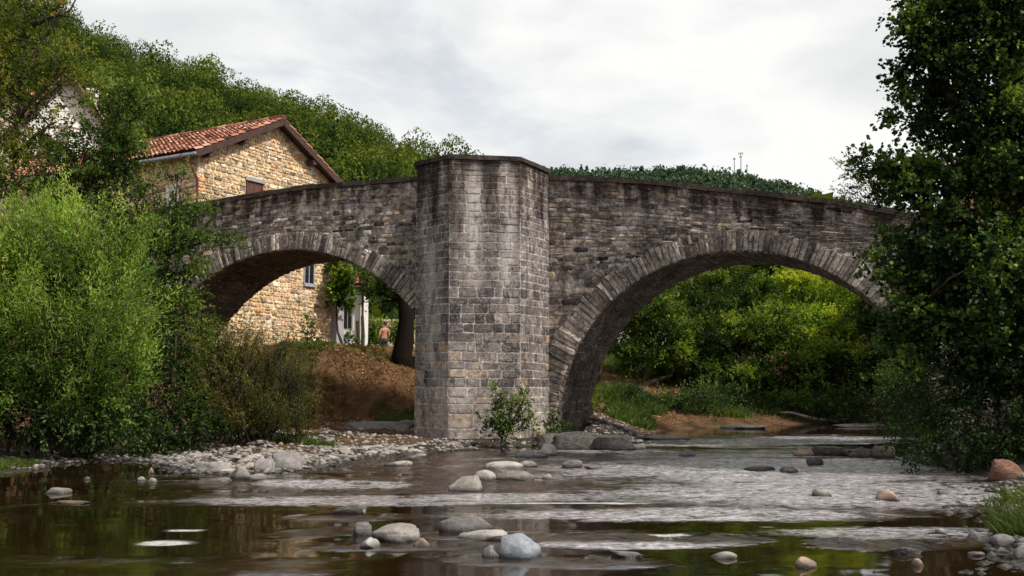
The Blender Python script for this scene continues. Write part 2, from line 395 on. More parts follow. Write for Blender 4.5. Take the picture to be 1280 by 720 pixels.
# riffle & foam fields are laid out on the river itself (metres)
def blob(X, Y, cx, cy, rx, ry, rot=0):
    dx = X - cx; dy = Y - cy; c, s = math.cos(rot), math.sin(rot)
    u = (dx * c + dy * s) / rx; v = (-dx * s + dy * c) / ry; return np.clip(1.25 - np.sqrt(u * u + v * v), 0, 1) * 1.0
def riffle(X, Y):
    r = np.zeros_like(X)
    for a in ((1.8, 17.5, 7.0, 4.2, .1), (4.4, 14.0, 4.2, 2.6, 0), (-1.8, 14.2, 3.2, 1.6, .1), (3.0, 11.2, 3.2, .8, .1), (6, 25, 4.5, 2.5, .4), (1.2, 9.2, 1.6, .6, 0), (3.3, 9.0, 1.0, .5, 0)):
        r = np.maximum(r, blob(X, Y, *a))
    n = fbm(X * .55, Y * 1.25, 0, 4, 21)
    r = sstep(.15, .55, r + .55 * n - .02)
    # little wakes round the rocks in the pool
    for (wx, wy) in [onz(590, 668)[:2], onz(650, 698)[:2], onz(480, 680)[:2], onz(700, 700)[:2], onz(430, 645)[:2]]:
        r = np.maximum(r, .8 * sstep(.1, .8, blob(X, Y, wx + .1, wy - .1, .75, .3) + .3 * fbm(X * 2, Y * 4, 0, 3, 3)))
    return r
def sheenf(X, Y):  # where the riffle gets its painted pale sky sheen
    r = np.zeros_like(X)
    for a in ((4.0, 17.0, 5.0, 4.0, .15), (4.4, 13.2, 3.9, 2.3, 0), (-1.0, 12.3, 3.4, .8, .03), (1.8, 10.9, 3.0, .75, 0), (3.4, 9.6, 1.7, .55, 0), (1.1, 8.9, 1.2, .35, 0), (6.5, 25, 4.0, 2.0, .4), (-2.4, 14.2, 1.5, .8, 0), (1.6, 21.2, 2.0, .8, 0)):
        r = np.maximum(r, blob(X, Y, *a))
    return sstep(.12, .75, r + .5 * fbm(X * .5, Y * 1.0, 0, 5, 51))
def foamf(X, Y):
    r = np.zeros_like(X)
    for (a, b, w, h) in ((205, 679, 46, 3.6), (232, 663, 26, 1.4), (700, 629, 120, 1.2), (835, 668, 40, 1.4)):
        p = onz(a, b); q = onz(a, b - h); rx = w / FPX * p[1]; ry = max(.05, q[1] - p[1])
        r = np.maximum(r, sstep(.30, .62, blob(X, Y, p[0], p[1], rx, ry) * .9 + .42 * fbm(X * 1.6, Y * 2.2, 0, 4, 91)))
    return r
xs = axis(-12, 12, .055, 60); ys = axis(5.5, 36, .06, 70)
def water_h(X, Y):
    r = riffle(X, Y)
    z = r * (.026 * fbm(X * 3.0, Y * 1.8, 0, 3, 31) + .008 * vnoise(X * 7, Y * 4, 0, 33)) + .0018 * fbm(X * 1.2, Y * 3.2, 0, 2, 41)
    k = sstep(45, 38, np.abs(Y)) if False else 1
    return z
V, F, X, Y = grid(xs, ys, water_h)
keep = (V[:, 0][F].min(1) > -60) & (V[:, 1][F].max(1) < 75) & (V[:, 1][F].min(1) > -30)
struct('river_water', mesh_np('river_water', V, F[keep], smooth=True, pattrs={'riffle': riffle(X, Y).ravel(), 'foam': foamf(X, Y).ravel(), 'white': sheenf(X, Y).ravel()}), M['water'])

# ------------------------------------------------------------------ masonry
class Stones:
    def __init__(s): s.v = []; s.f3 = []; s.f4 = []; s.t3 = []; s.t4 = []; s.pt = []; s.pl = []
    def stone(s, Mp, u0, u1, v0, v1, h, tone, warp=None, round_=.3, top=None, lime=None):
        w = u1 - u0; hh = v1 - v0; R = random.random
        j = .09 * min(w, hh); c = round_ * min(w, hh) * (.5 + R() * .8)
        P = [(u0 + c, v0), (u1 - c, v0), (u1, v0 + c), (u1, v1 - c), (u1 - c, v1), (u0 + c, v1), (u0, v1 - c), (u0, v0 + c)]
        P = [(a + (R() - .5) * j, b + (R() - .5) * j) for a, b in P]
        cu, cv = (u0 + u1) / 2, (v0 + v1) / 2; ins = min(.022, min(w, hh) * .14) * (.7 + .6 * R())
        tx, tz = (R() - .5) * .35 * h, (R() - .5) * .35 * h
        b = len(s.v); b0 = b
        def put(a, d, q):
            if warp: d2 = warp(a, d)
            else: d2 = d
            s.v.append(Mp(a, d2, q)); s.pt.append(top(a, d2) if top else 5.0); s.pl.append(lime(a, d2) if lime else 0.0)
        for a, d in P: put(a, d, -.04)
        for a, d in P: put(a, d, h * .55)
        for a, d in P:
            k = 1 - ins / max(.02, math.hypot(a - cu, d - cv)); aa = cu + (a - cu) * k; dd = cv + (d - cv) * k
            put(aa, dd, h * (1 + .25 * (R() - .5)) + tx * (a - cu) / w * 2 + tz * (d - cv) / hh * 2)
        put(cu + (R() - .5) * w * .2, cv + (R() - .5) * hh * .2, h * (1.05 + .25 * R()))
        for r_ in (0, 8):
            for i in range(8):
                k = (i + 1) % 8; s.f4.append((b + r_ + i, b + r_ + k, b + r_ + 8 + k, b + r_ + 8 + i)); s.t4.append(tone)
        for i in range(8): s.f3.append((b + 16 + i, b + 16 + (i + 1) % 8, b + 24)); s.t3.append(min(1, max(0, tone + (R() - .5) * .04)))
    def mesh(s, name):
        me = mesh_np(name, np.array(s.v), [np.array(s.f4), np.array(s.f3)], attrs={'tone': s.t4 + s.t3}, pattrs={'topd': s.pt, 'lime': s.pl}); return me
def courses(S, Mp, spans, v0, v1, hr, lr, hs, tonef, warp=None, top=None, gap=.014, rows=None, lime=None, rnd=.3):
    v = v0; i = 0
    while v < v1 - .03:
        h = (rows[min(i, len(rows) - 1)] if rows else random.uniform(*hr(v))); i += 1
        if v + h > v1: h = v1 - v
        if h < .05: break
        for (a, b) in spans(v + h * .5):
            u = a - random.random() * .0
            while u < b - .02:
                L = random.uniform(*lr(v)) * (1.5 if random.random() < .12 else 1)
                if b - (u + L) < lr(v)[0] * .6: L = b - u
                L = min(L, b - u)
                if random.random() < .13 and h > .15 and rnd > .2:
                    k = random.uniform(.4, .6) * h
                    S.stone(Mp, u + gap / 2, u + L - gap / 2, v + gap / 2, v + k - gap / 2, random.uniform(*hs), tonef(u + L / 2, v), warp, rnd, top, lime)
                    S.stone(Mp, u + gap / 2, u + L - gap / 2, v + k + gap / 2, v + h - gap / 2, random.uniform(*hs), tonef(u + L / 2, v), warp, rnd, top, lime)
                else:
                    S.stone(Mp, u + gap / 2, u + L - gap / 2, v + gap / 2, v + h - gap / 2, random.uniform(*hs), tonef(u + L / 2, v), warp, rnd, top, lime)
                u += L
        v += h
W = 2.7
ARCH = [(-7.92, -.27, 5.45), (4.55, .12, 4.40)]
TOPX = [-22, -16, -10.98, -7.36, -3.88, -1.5, .09, 2.38, 4.8, 6.86, 8.05, 9.2, 12, 15, 18]
TOPZ = [6.2, 6.45, 6.71, 6.97, 6.94, 6.86, 6.67, 6.39, 5.96, 5.58, 5.28, 4.97, 4.3, 3.9, 3.7]
def topz(s): return float(np.interp(s, TOPX, TOPZ)) - .10
bridge = empty('stone_bridge', 'humpbacked grey stone bridge with two round arches over the river', 'bridge', (P0[0], P0[1], 0), -A22)

def arch_bottom(s):
    z = -.6
    for cx, cz, r in ARCH:
        if abs(s - cx) < r - .001: z = max(z, cz + math.sqrt(r * r - (s - cx) ** 2))
    return z
# core: strips between s samples
ss = sorted(set([-22, -18] + list(np.linspace(-16, 12, 141)) + [15, 18] + [cx + r * math.cos(t) for cx, cz, r in ARCH for t in np.linspace(0.001, PI - .001, 60)] + [cx + q * (r + .0005) for cx, cz, r in ARCH for q in (-1, 1)]))
mb = MB(); v = []; tops = []; LZ = .0
for i in range(len(ss) - 1):
    a, b = ss[i], ss[i + 1]
    if b - a < 1e-4: continue
    za, zb = arch_bottom(a), arch_bottom(b)
    mida = arch_bottom((a + b) / 2)
    if mida < 0: za = zb = -.6
    for n0, fl in ((0, False), (W, True)):
        zs = [0, .25, .5, .75, .88, 1]
        for q in range(5):
            A = za + (topz(a) - za) * zs[q]; B = zb + (topz(b) - zb) * zs[q]; A2 = za + (topz(a) - za) * zs[q + 1]; B2 = zb + (topz(b) - zb) * zs[q + 1]
            P = [(a, n0, A), (b, n0, B), (b, n0, B2), (a, n0, A2)]
            mb.poly(P[::-1] if fl else P)
    mb.poly([(a, 0, za), (a, W, za), (b, W, zb), (b, 0, zb)])
    mb.poly([(a, 0, topz(a)), (b, 0, topz(b)), (b, W, topz(b)), (a, W, topz(a))]) if False else None
    # parapet inner faces + deck
    for (n0, n1) in ((0, .38), (W - .38, W)):
        mb.poly([(a, n0, topz(a)), (b, n0, topz(b)), (b, n1, topz(b)), (a, n1, topz(a))])
    dz = .95
    mb.poly([(a, .38, topz(a)), (b, .38, topz(b)), (b, .38, topz(b) - dz), (a, .38, topz(a) - dz)])
    mb.poly([(a, W - .38, topz(a) - dz), (b, W - .38, topz(b) - dz), (b, W - .38, topz(b)), (a, W - .38, topz(a))])
    mb.poly([(a, .38, topz(a) - dz), (b, .38, topz(b) - dz), (b, W - .38, topz(b) - dz), (a, W - .38, topz(a) - dz)])
me = mb.mesh('wall_core')
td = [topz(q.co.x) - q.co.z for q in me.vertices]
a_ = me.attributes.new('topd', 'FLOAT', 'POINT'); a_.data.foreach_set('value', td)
obj('wall_core', me, M['mortar'], bridge)

def ringthick(i, s, z):
    cx, cz, r = ARCH[i]; k = max(0, 1 - (z - cz) / r); return .50 + .22 * min(1, k * 1.2)
def excl(v):
    """free spans of the front wall at height v"""
    blocks = []
    for i, (cx, cz, r) in enumerate(ARCH):
        R = r + ringthick(i, 0, v) * .86
        if v < cz + R:
            w = math.sqrt(max(0, R * R - (v - cz) ** 2)); blocks.append((cx - w, cx + w))
    blocks.append((-2.70, -.06))
    blocks.sort(); cur = -16; out = []
    for a, b in blocks:
        if a > cur: out.append((cur, a))
        cur = max(cur, b)
    out.append((cur, 12)); return [(a, b) for a, b in out if b - a > .08]
def Mface(u, v, h): return (u, -h + .010, v)
def wtone(u, v):
    t = random.gauss(.50, .25) + .24 * float(fbm(u * .5, v * .7, 0, 2, 4)) + (.10 if u < -3 else 0)
    if random.random() < .08: t = random.uniform(.88, 1)
    return min(1, max(0, t))
def warp(u, v):
    k = min(1, max(0, (v - 4.3) / 2.2)); base = float(np.interp(u, TOPX, TOPZ)) - 6.95
    return v + base * k + .07 * float(vnoise(u * .5, v * .7, 0, 8)) + .02 * float(vnoise(u * 2.2, v * 2, 0, 18))
def spans_w(v):
    out = []
    for a, b in excl(v): out.append((a, b))
    return out
S = Stones()
class _W: pass
def stone_ok(u, v):
    for i, (cx, cz, r) in enumerate(ARCH):
        if math.hypot(u - cx, v - cz) < r + .22 and v > cz - .3: return False
    return v < topz(u) + .02
_old = S.stone
def guarded(Mp, u0, u1, v0, v1, h, tone, warp_=None, rnd=.3, top=None, lime=None):
    vm = (v0 + v1) / 2; um = (u0 + u1) / 2
    for u in (u0, um, u1):
        for vv in (v0, v1):
            if not stone_ok(u, warp(u, vv)):
                if vv == v1 and warp(u, vv) > topz(u): 
                    if warp(um, v0) > topz(um) - .06: return
                    continue
                return
    _old(Mp, u0, u1, v0, v1, h, tone, warp_, rnd, top, lime)
S.stone = guarded
def topd(u, v): return topz(u) - v
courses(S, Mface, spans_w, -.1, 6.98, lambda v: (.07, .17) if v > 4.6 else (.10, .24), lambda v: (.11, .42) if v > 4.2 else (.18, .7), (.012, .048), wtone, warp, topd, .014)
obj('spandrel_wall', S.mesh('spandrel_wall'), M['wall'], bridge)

# voussoir rings
for i, (cx, cz, r) in enumerate(ARCH):
    S = Stones(); th = -.12
    while th < PI + .12:
        dw = random.uniform(.085, .165) / r; z = cz + r * math.sin(th); T = ringthick(i, 0, z) * random.uniform(.86, 1.1)
        def Mr(u, v, h, cx=cx, cz=cz): return (cx + v * math.cos(u), -h, cz + v * math.sin(u))
        g_ = .016 / r; t = min(1, max(0, random.gauss(.55, .26)))
        # corner rounding needs metric coords
        def Mm(u, v, h, th0=th, cx=cx, cz=cz, r=r): return (cx + (r + v) * math.cos(th0 + u / (r + .3)), -h + .020, cz + (r + v) * math.sin(th0 + u / (r + .3)))
        wv = dw * (r + .3)
        if random.random() < .16:
            k = random.uniform(.4, .65) * T
            S.stone(Mm, .008, wv - .008, .0, k - .008, random.uniform(.045, .085), t, None, .15)
            S.stone(Mm, .008, wv - .008, k + .008, T, random.uniform(.035, .08), min(1, t + .1), None, .15)
        else: S.stone(Mm, .008, wv - .008, .0, T, random.uniform(.04, .085), t, None, .15)
        th += dw
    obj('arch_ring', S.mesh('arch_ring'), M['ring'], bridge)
    # vault lining
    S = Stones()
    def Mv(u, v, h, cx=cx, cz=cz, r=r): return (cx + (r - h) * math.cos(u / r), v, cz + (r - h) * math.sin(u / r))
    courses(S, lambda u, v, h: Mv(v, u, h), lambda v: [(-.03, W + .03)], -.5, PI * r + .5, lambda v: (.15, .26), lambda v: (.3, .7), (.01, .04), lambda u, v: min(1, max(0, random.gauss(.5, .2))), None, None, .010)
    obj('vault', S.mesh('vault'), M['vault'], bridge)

# cutwater pier
CW = [(-2.74, 0.0), (-2.74, -2.0), (-1.62, -2.45), (-.17, -1.54), (-.0, .0)]
PT = 6.74
def limef(s, z):
    f = lambda c, w, a, b: math.exp(-((s - c) / w) ** 2) * (1 if a < z < b else max(0, 1 - min(abs(z - a), abs(z - b)) * 1.2))
    return min(1, f(-1.12, .16, 4.2, 6.0) + .9 * f(-.42, .14, 3.4, 6.0) + .6 * f(-2.2, .2, 2.2, 4.4) + .35 * f(-1.6, .5, .5, 1.6))
core = MB(); core.poly([(x, y, PT) for x, y in CW]); 
for i in range(4):
    (x0, y0), (x1, y1) = CW[i], CW[i + 1]
    L = math.hypot(x1 - x0, y1 - y0); k = max(1, int(L / .2))
    for q in range(k):
        a = (x0 + (x1 - x0) * q / k, y0 + (y1 - y0) * q / k); b = (x0 + (x1 - x0) * (q + 1) / k, y0 + (y1 - y0) * (q + 1) / k)
        for zz in range(27):
            za = -.4 + zz * (PT + .4) / 27; zb = -.4 + (zz + 1) * (PT + .4) / 27
            core.poly([(*a, za), (*b, za), (*b, zb), (*a, zb)])
me = core.mesh('pier_core')
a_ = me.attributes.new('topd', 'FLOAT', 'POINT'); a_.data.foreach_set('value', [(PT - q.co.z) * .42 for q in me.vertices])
a_ = me.attributes.new('lime', 'FLOAT', 'POINT'); a_.data.foreach_set('value', [limef(q.co.x, q.co.z) for q in me.vertices])
pc = obj('pier_core', me, M['pmortar'], bridge)
rows = []; z = .05
while z < 6.9:
    h = random.uniform(.30, .42) if z < .7 else (random.uniform(.14, .25) if z < 5.85 else random.uniform(.11, .17)); rows.append(h); z += h
S = Stones()
def ptone(u, v):
    t = random.gauss(.42, .17)
    if 1.2 < v < 3.0 and random.random() < .13: t = random.uniform(.9, .97)
    if v < 1.2: t = random.gauss(.75, .08)
    return min(.97, max(0, t))
for i in range(4):
    p, q = np.array(CW[i]), np.array(CW[i + 1]); L = np.linalg.norm(q - p); e = (q - p) / L; nn = np.array((e[1], -e[0]))
    if i == 0: nn = np.array((-1.0, 0.0))
    def Mc(u, v, h, p=p, e=e, nn=nn): w = p + e * u + nn * h; return (w[0], w[1], v)
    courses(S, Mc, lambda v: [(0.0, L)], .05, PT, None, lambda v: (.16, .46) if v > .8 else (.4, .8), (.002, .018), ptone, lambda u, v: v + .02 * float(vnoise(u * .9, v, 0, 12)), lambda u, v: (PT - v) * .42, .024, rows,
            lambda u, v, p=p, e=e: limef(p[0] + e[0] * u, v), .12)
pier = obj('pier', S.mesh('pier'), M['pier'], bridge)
pc.parent = pier; pc.name = 'mortar_core'
ctr = np.array((-1.35, -.9))
def grow(pt, d):
    v = np.array(pt) - ctr; return tuple(ctr + v * (1 + d / np.linalg.norm(v)))
# footing course and coping of the pier
mb = MB()
def prism(mb, pts, z0, z1, t=.5, jit=0):
    n = len(pts); mb.poly([(x, y, z1 + random.uniform(-jit, jit)) for x, y in pts], t); 
    mb.poly([(x, y, z0) for x, y in pts][::-1], t)
    for i in range(n):
        a, b = pts[i], pts[(i + 1) % n]; mb.poly([(*a, z0), (*b, z0), (*b, z1), (*a, z1)], t)
prism(mb, [grow(p, .13) for p in CW], -.5, .13)
ft = mb.build('footing', M['foot'], bridge)
# coping: separate slabs along the wall tops
mbf = MB(); mbk = MB(); S_ = -16.0
while S_ < 12:
    L = random.uniform(.5, .95); e = S_ + L - .012
    if not (-2.70 < S_ < -.25 and False):
        for (n0, n1) in ((-.07, .45), (W - .45, W + .07)):
            j = random.uniform(-.010, .010); o0 = random.uniform(-.012, .012); T = random.uniform(.11, .15)
            (mbf if n0 < 0 else mbk).hexa([(S_, n0 + o0, topz(S_) + j), (e, n0 + o0, topz(e) + j), (e, n1, topz(e) + j), (S_, n1, topz(S_) + j), (S_ + .01, n0 + o0 + .02, topz(S_) + j + T), (e - .01, n0 + o0 + .02, topz(e) + j + T), (e - .01, n1 - .02, topz(e) + j + T), (S_ + .01, n1 - .02, topz(S_) + j + T)], random.random())
    S_ += L
obj('coping', mbf.mesh('coping'), M['coping'], bridge); obj('coping', mbk.mesh('coping'), M['coping'], bridge)
mb = MB()
for i in range(1, 4):
    p, q = np.array(CW[i]), np.array(CW[i + 1]); L = np.linalg.norm(q - p); k = max(2, int(round(L / .6)))
    for t in range(k):
        a = p + (q - p) * t / k; b = p + (q - p) * (t + 1) / k
        a1, b1 = grow(a, .07), grow(b, .07); a0, b0 = grow(a, -.38), grow(b, -.38); T = random.uniform(.10, .12)
        if t == 0 and i == 1: pass
        mb.hexa([(*a1, PT), (*b1, PT), (*b0, PT), (*a0, PT), (*grow(a, .055), PT + T), (*grow(b, .055), PT + T), (*grow(b, -.36), PT + T), (*grow(a, -.36), PT + T)], random.random())
mb.box(-2.81, -2.36, -2.02, .02, PT + .002, PT + .104, .4)
obj('pier_cap', mb.mesh('pier_cap'), M['coping'], pier)

# ------------------------------------------------------------------ foliage
LEAF = [(0, 0), (.45, .5), (1, 0), (.45, -.5)]
ROUND = [(0, 0), (.3, .42), (.75, .46), (1, 0), (.75, -.46), (.3, -.42)]
def leaves_mesh(name, pos, axis_, nor, length, width, tone, shape=LEAF):
    n = len(pos); axis_ = unit(axis_); side = unit(np.cross(axis_, nor)); nor = np.cross(side, axis_)
    k = len(shape); V = np.zeros((n, k, 3))
    for i, (a, b) in enumerate(shape):
        V[:, i] = pos + axis_ * (a * length)[:, None] + side * (b * width)[:, None] + nor * (abs(b) * .35 * width - (a * a) * .12 * length)[:, None]
    F = np.arange(n * k).reshape(n, k)
    return mesh_np(name, V.reshape(-1, 3), F, attrs={'tone': np.clip(tone, 0, 1)})
def foliage(blobs, per=900, K=9, L=.35, leaf=.07, ratio=.5, up=.3, out=.6, tone=(.5, .15), shape=LEAF, inner=.35, spread=.24, hang=0, clump=26, clip=None, jit=.05, seed=None, topl=.25, flat=1.0, plume=0, cvar=.15):
    """returns leaf mesh arrays + cluster centres for the limbs"""
    P = []; Dd = []; T = []; CL = []
    for b in blobs:
        c = np.array(b[0]); r = np.array(b[1]); dens = b[2] if len(b) > 2 else 1
        area = (r[0] * r[1] * r[2]) ** (2 / 3) * 12.6
        n = int(per * area * dens / 12.6 * 1.0) + 8; nc = max(5, n // clump)
        d = unit(rs.normal(size=(nc, 3))); cc = d * (rs.uniform(.6, 1.0, (nc, 1))); ct = rs.normal(0, cvar, nc)
        CL.append(c + cc * r)
        ni = int(n * inner); ns = n - ni; idx = rs.randint(0, nc, ns)
        a = cc[idx] + rs.normal(size=(ns, 3)) * np.array((1, 1, flat)) * spread * rs.uniform(.6, 1.25, (nc, 1))[idx]
        tt = ct[idx] + topl * a[:, 2]  # lighter tone towards the top: light painted into the leaves
        ai = unit(rs.normal(size=(ni, 3))) * rs.uniform(.1, .85, (ni, 1)) ** .6 * .85
        aa = np.concatenate([a, ai]); dirn = unit(unit(aa) * out + np.array((0, 0, up)) + rs.normal(size=aa.shape) * .45)
        if plume:
            cd = unit(unit(cc) * out + np.array((0, 0, up)) + rs.normal(size=cc.shape) * .3); dirn[:ns] = unit(cd[idx] * plume + dirn[:ns])
        P.append(c + aa * r); Dd.append(dirn); T.append(np.concatenate([tt, -.32 + .12 * ai[:, 2]]))  # inner leaves toned darker, painted shade inside the crown
    P = np.concatenate(P); Dd = np.concatenate(Dd); T = np.concatenate(T); CLc = np.concatenate(CL)
    n = len(P); Ls = L * rs.uniform(.5, 1.25, n)
    t = rs.uniform(.05, 1, (n, K)); pos = P[:, None] + Dd[:, None] * (t * Ls[:, None])[..., None] + rs.normal(size=(n, K, 3)) * jit * L * 1.2
    pos[..., 2] -= hang * t ** 2 * Ls[:, None]
    ax = unit(Dd[:, None] * .75 + rs.normal(size=(n, K, 3)) * .55 - np.array((0, 0, hang * .8)))
    nr = unit(rs.normal(size=(n, K, 3)) * .75 + np.array((0, 0, 1.0)) * .8)
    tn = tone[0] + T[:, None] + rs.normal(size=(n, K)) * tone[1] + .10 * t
    pos = pos.reshape(-1, 3); ax = ax.reshape(-1, 3); nr = nr.reshape(-1, 3); tn = tn.ravel()
    ln = leaf * rs.uniform(.65, 1.2, len(pos))
    if clip is not None:
        k = clip(pos); pos, ax, nr, tn, ln = pos[k], ax[k], nr[k], tn[k], ln[k]
    return (pos, ax, nr, ln, ln * ratio, tn, shape), CLc, (P, Dd, Ls)
def limbs(mb, fork, targets, r0, sag=.1, twigs=None, ntw=0):
    for q in targets:
        f = np.array(fork[random.randrange(len(fork))]) if isinstance(fork, list) else np.array(fork)
        d = q - f; L = np.linalg.norm(d); pts = []; off = rs.normal(size=3) * L * .08
        for t in (0, .25, .5, .75, 1): pts.append(f + d * t + off * math.sin(PI * t) - np.array((0, 0, sag * L * math.sin(PI * t))) + np.array((0, 0, 0)))
        mb.tube(pts, [r0 * (1 - .85 * t) for t in (0, .25, .5, .75, 1)], 5, random.random(), .15)
    if twigs is not None and ntw:
        P, Dd, Ls = twigs
        for i in rs.choice(len(P), min(ntw, len(P)), False):
            a = P[i] - Dd[i] * Ls[i] * .6; b = P[i] + Dd[i] * Ls[i] * .9
            mb.tube([a, (a + b) / 2, b], [.011, .008, .003], 3, random.random())
def Bl(px, py, D, rx, ry, dens=1, dep=None):
    k = D / FPX; c = at(px, py, D); return (c, (rx * k, dep if dep else (rx + ry) / 2 * k, ry * k), dens)
def groundz(x, y): return float(ground_h(np.array([x]), np.array([y]))[0])
def tree(name, label, cat, base, trunk_pts, trunk_r, blobs, mat, group=None, bark='bark', nlimb=40, limb_r=.05, ntw=200, crown='crown', fork=None, trunks=None, **kw):
    bz = groundz(base[0], base[1]) - .1
    o = empty(name, label, cat, (base[0], base[1], bz), 0, group); off = np.array((base[0], base[1], bz))
    arr, CL, tw = foliage(blobs, **kw)
    arr = list(arr); arr[0] = arr[0] - off
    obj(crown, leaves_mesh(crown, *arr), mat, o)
    mb = MB()
    tps = trunks or ([trunk_pts] if trunk_pts is not None else [])
    auto = not tps
    if auto: ntw = 0; tps = [[None, np.array((base[0] * .5 + b_[0][0] * .5, base[1] * .5 + b_[0][1] * .5, max(bz, b_[0][2] - b_[1][2]) )), np.array(b_[0])] for b_ in blobs]; trunk_r = min(trunk_r, .035); nlimb = 10; limb_r = .012
    fk = []
    for tp in tps:
        pts = [np.array((base[0], base[1], bz)) if i == 0 and p is None else np.array(p) for i, p in enumerate(tp)]
        # subdivide with wobble
        out = [pts[0]]
        for i in range(len(pts) - 1):
            for t in (.33, .66, 1): out.append(pts[i] + (pts[i + 1] - pts[i]) * t + (rs.normal(size=3) * .03 * np.linalg.norm(pts[i + 1] - pts[i]) if t < 1 else 0))
        m_ = len(out); rr = [trunk_r * ((1 - .75 * i / (m_ - 1)) + (.7 if i == 0 else (.2 if i == 1 else 0))) for i in range(m_)]
        mb.tube([p - off for p in out], rr, 9, .5, .2); fk += [p for p in out[m_ // 3:]]
    if tps:
        nl = min(nlimb, len(CL)); T_ = CL[rs.choice(len(CL), nl, False)]
        for q in T_:
            f = min(fk, key=lambda p: np.linalg.norm((p - q) * np.array((1, 1, 1.3))) + (0 if p[2] < q[2] else 1.5))
            limbs(mb, [f - off], [q - off], limb_r, .03)
    P, Dd, Ls = tw; limbs(mb, [np.zeros(3)], [], .01, 0, (P - off, Dd, Ls), ntw)
    if mb.v: mb.build('stems' if auto or crown == 'foliage' else 'trunk', M[bark], o, True)
    return o

# --- left bank, front to back
tree('willow_shrub', 'big light green feathery willow shrub overhanging the left edge of the river', 'shrub', at(75, 560, 18.6)[:2], None, .06,
     [Bl(50, 335, 18.6, 70, 70), Bl(130, 335, 18.6, 55, 70), Bl(170, 400, 18.7, 40, 60), Bl(10, 420, 18.3, 60, 90), Bl(90, 430, 18.2, 68, 75), Bl(150, 475, 18.4, 55, 50), Bl(-60, 380, 18.5, 60, 110), Bl(90, 275, 18.6, 35, 40, .6), Bl(30, 270, 18.6, 40, 40, .6)],
     M['willow'], trunks=[[None, at(80, 480, 18.7), at(95, 380, 18.7), at(110, 300, 18.6)], [None, at(40, 480, 18.7), at(30, 380, 18.6), at(35, 290, 18.6)], [None, at(140, 480, 18.7), at(165, 400, 18.6)]],
     trunk_r=.07, per=520, K=20, L=.62, leaf=.085, ratio=.17, up=1.15, out=.35, tone=(.47, .15), spread=.3, inner=.3, ntw=500, nlimb=90, limb_r=.022, crown='foliage', jit=.06, topl=.30) if False else None
def mk(name, label, cat, bpx, D, blobs, mat, r, tr=None, **kw):
    b = at(bpx, 560, D); return tree(name, label, cat, (b[0], b[1]), None, r, blobs, mat, trunks=tr, **kw)
mk('willow_shrub', 'big light green feathery willow shrub overhanging the left edge of the river', 'shrub', 80, 18.6,
   [Bl(50, 345, 18.6, 70, 70), Bl(122, 348, 18.6, 42, 62), Bl(140, 410, 18.7, 28, 50), Bl(10, 420, 18.3, 60, 90), Bl(95, 430, 18.2, 80, 75), Bl(140, 475, 18.4, 40, 45), Bl(-60, 380, 18.5, 60, 110), Bl(105, 300, 18.6, 28, 34, .5), Bl(25, 300, 18.6, 30, 30, .4), Bl(60, 500, 18.2, 90, 35, .8)],
   M['willow'], .07, [[None, at(80, 480, 18.7), at(95, 380, 18.7), at(110, 300, 18.6)], [None, at(40, 480, 18.7), at(30, 380, 18.6), at(35, 290, 18.6)], [None, at(140, 480, 18.7), at(165, 400, 18.6)]],
   per=560, K=22, L=.9, leaf=.10, ratio=.22, up=1.0, out=.6, tone=(.66, .14), spread=.12, clump=16, plume=2.4, cvar=.16, inner=.35, ntw=900, nlimb=70, limb_r=.022, crown='foliage', topl=.34)
mk('alder_tree', 'dark green bushy tree between the willow shrub and the tiled stone house', 'tree', 170, 22.5,
   [Bl(150, 145, 22.8, 38, 45), Bl(125, 195, 22.5, 55, 42), Bl(150, 208, 22.5, 32, 42), Bl(195, 275, 22.5, 50, 44), Bl(245, 290, 22.5, 40, 32, .8), Bl(70, 225, 22.5, 34, 30), Bl(200, 345, 22.3, 55, 60), Bl(110, 270, 22.8, 60, 50), Bl(215, 420, 22.3, 50, 60), Bl(222, 225, 22.5, 18, 16, .4), Bl(150, 380, 22.8, 60, 70)],
   M['alder'], .14, [[None, at(165, 400, 22.6), at(150, 260, 22.6), at(148, 130, 22.7)], [None, at(200, 380, 22.5), at(225, 280, 22.5)]],
   per=620, K=10, L=.38, leaf=.085, ratio=.55, up=.25, out=.6, flat=.55, spread=.19, clump=34, cvar=.2, tone=(.58, .16), ntw=500, nlimb=80, limb_r=.035)
olv = [Bl(38, 60, 20.3, 45, 50, .5), Bl(75, 85, 20.3, 32, 26, .5), Bl(18, 150, 20.2, 45, 45, .7), Bl(60, 20, 20.4, 30, 30, .5), Bl(-20, 90, 20.4, 45, 70, .8), Bl(10, 215, 20, 45, 40, .9), Bl(60, 180, 20.4, 28, 24, .5), Bl(88, 118, 20.5, 20, 18, .4), Bl(45, 130, 20.5, 26, 24, .4), Bl(0, -10, 20.4, 40, 40, .6)]
mk('slender_tree', 'tall thin olive leaved tree with dark bare stems at the left edge', 'tree', 15, 20.2, olv, M['fresh'], .055,
   [[None, at(10, 330, 20.3), at(18, 190, 20.3), at(28, 80, 20.3), at(40, -30, 20.3)], [at(20, 150, 20.3), at(50, 115, 20.2), at(84, 84, 20.1)], [at(25, 100, 20.3), at(60, 40, 20.3), at(97, -5, 20.3)], [at(16, 200, 20.2), at(45, 168, 20.2), at(72, 152, 20.2)], [at(40, 30, 20.3), at(75, 18, 20.3), at(95, 24, 20.3)]],
   per=620, K=10, L=.32, leaf=.085, ratio=.5, up=.3, tone=(.52, .17), ntw=260, nlimb=36, limb_r=.02)
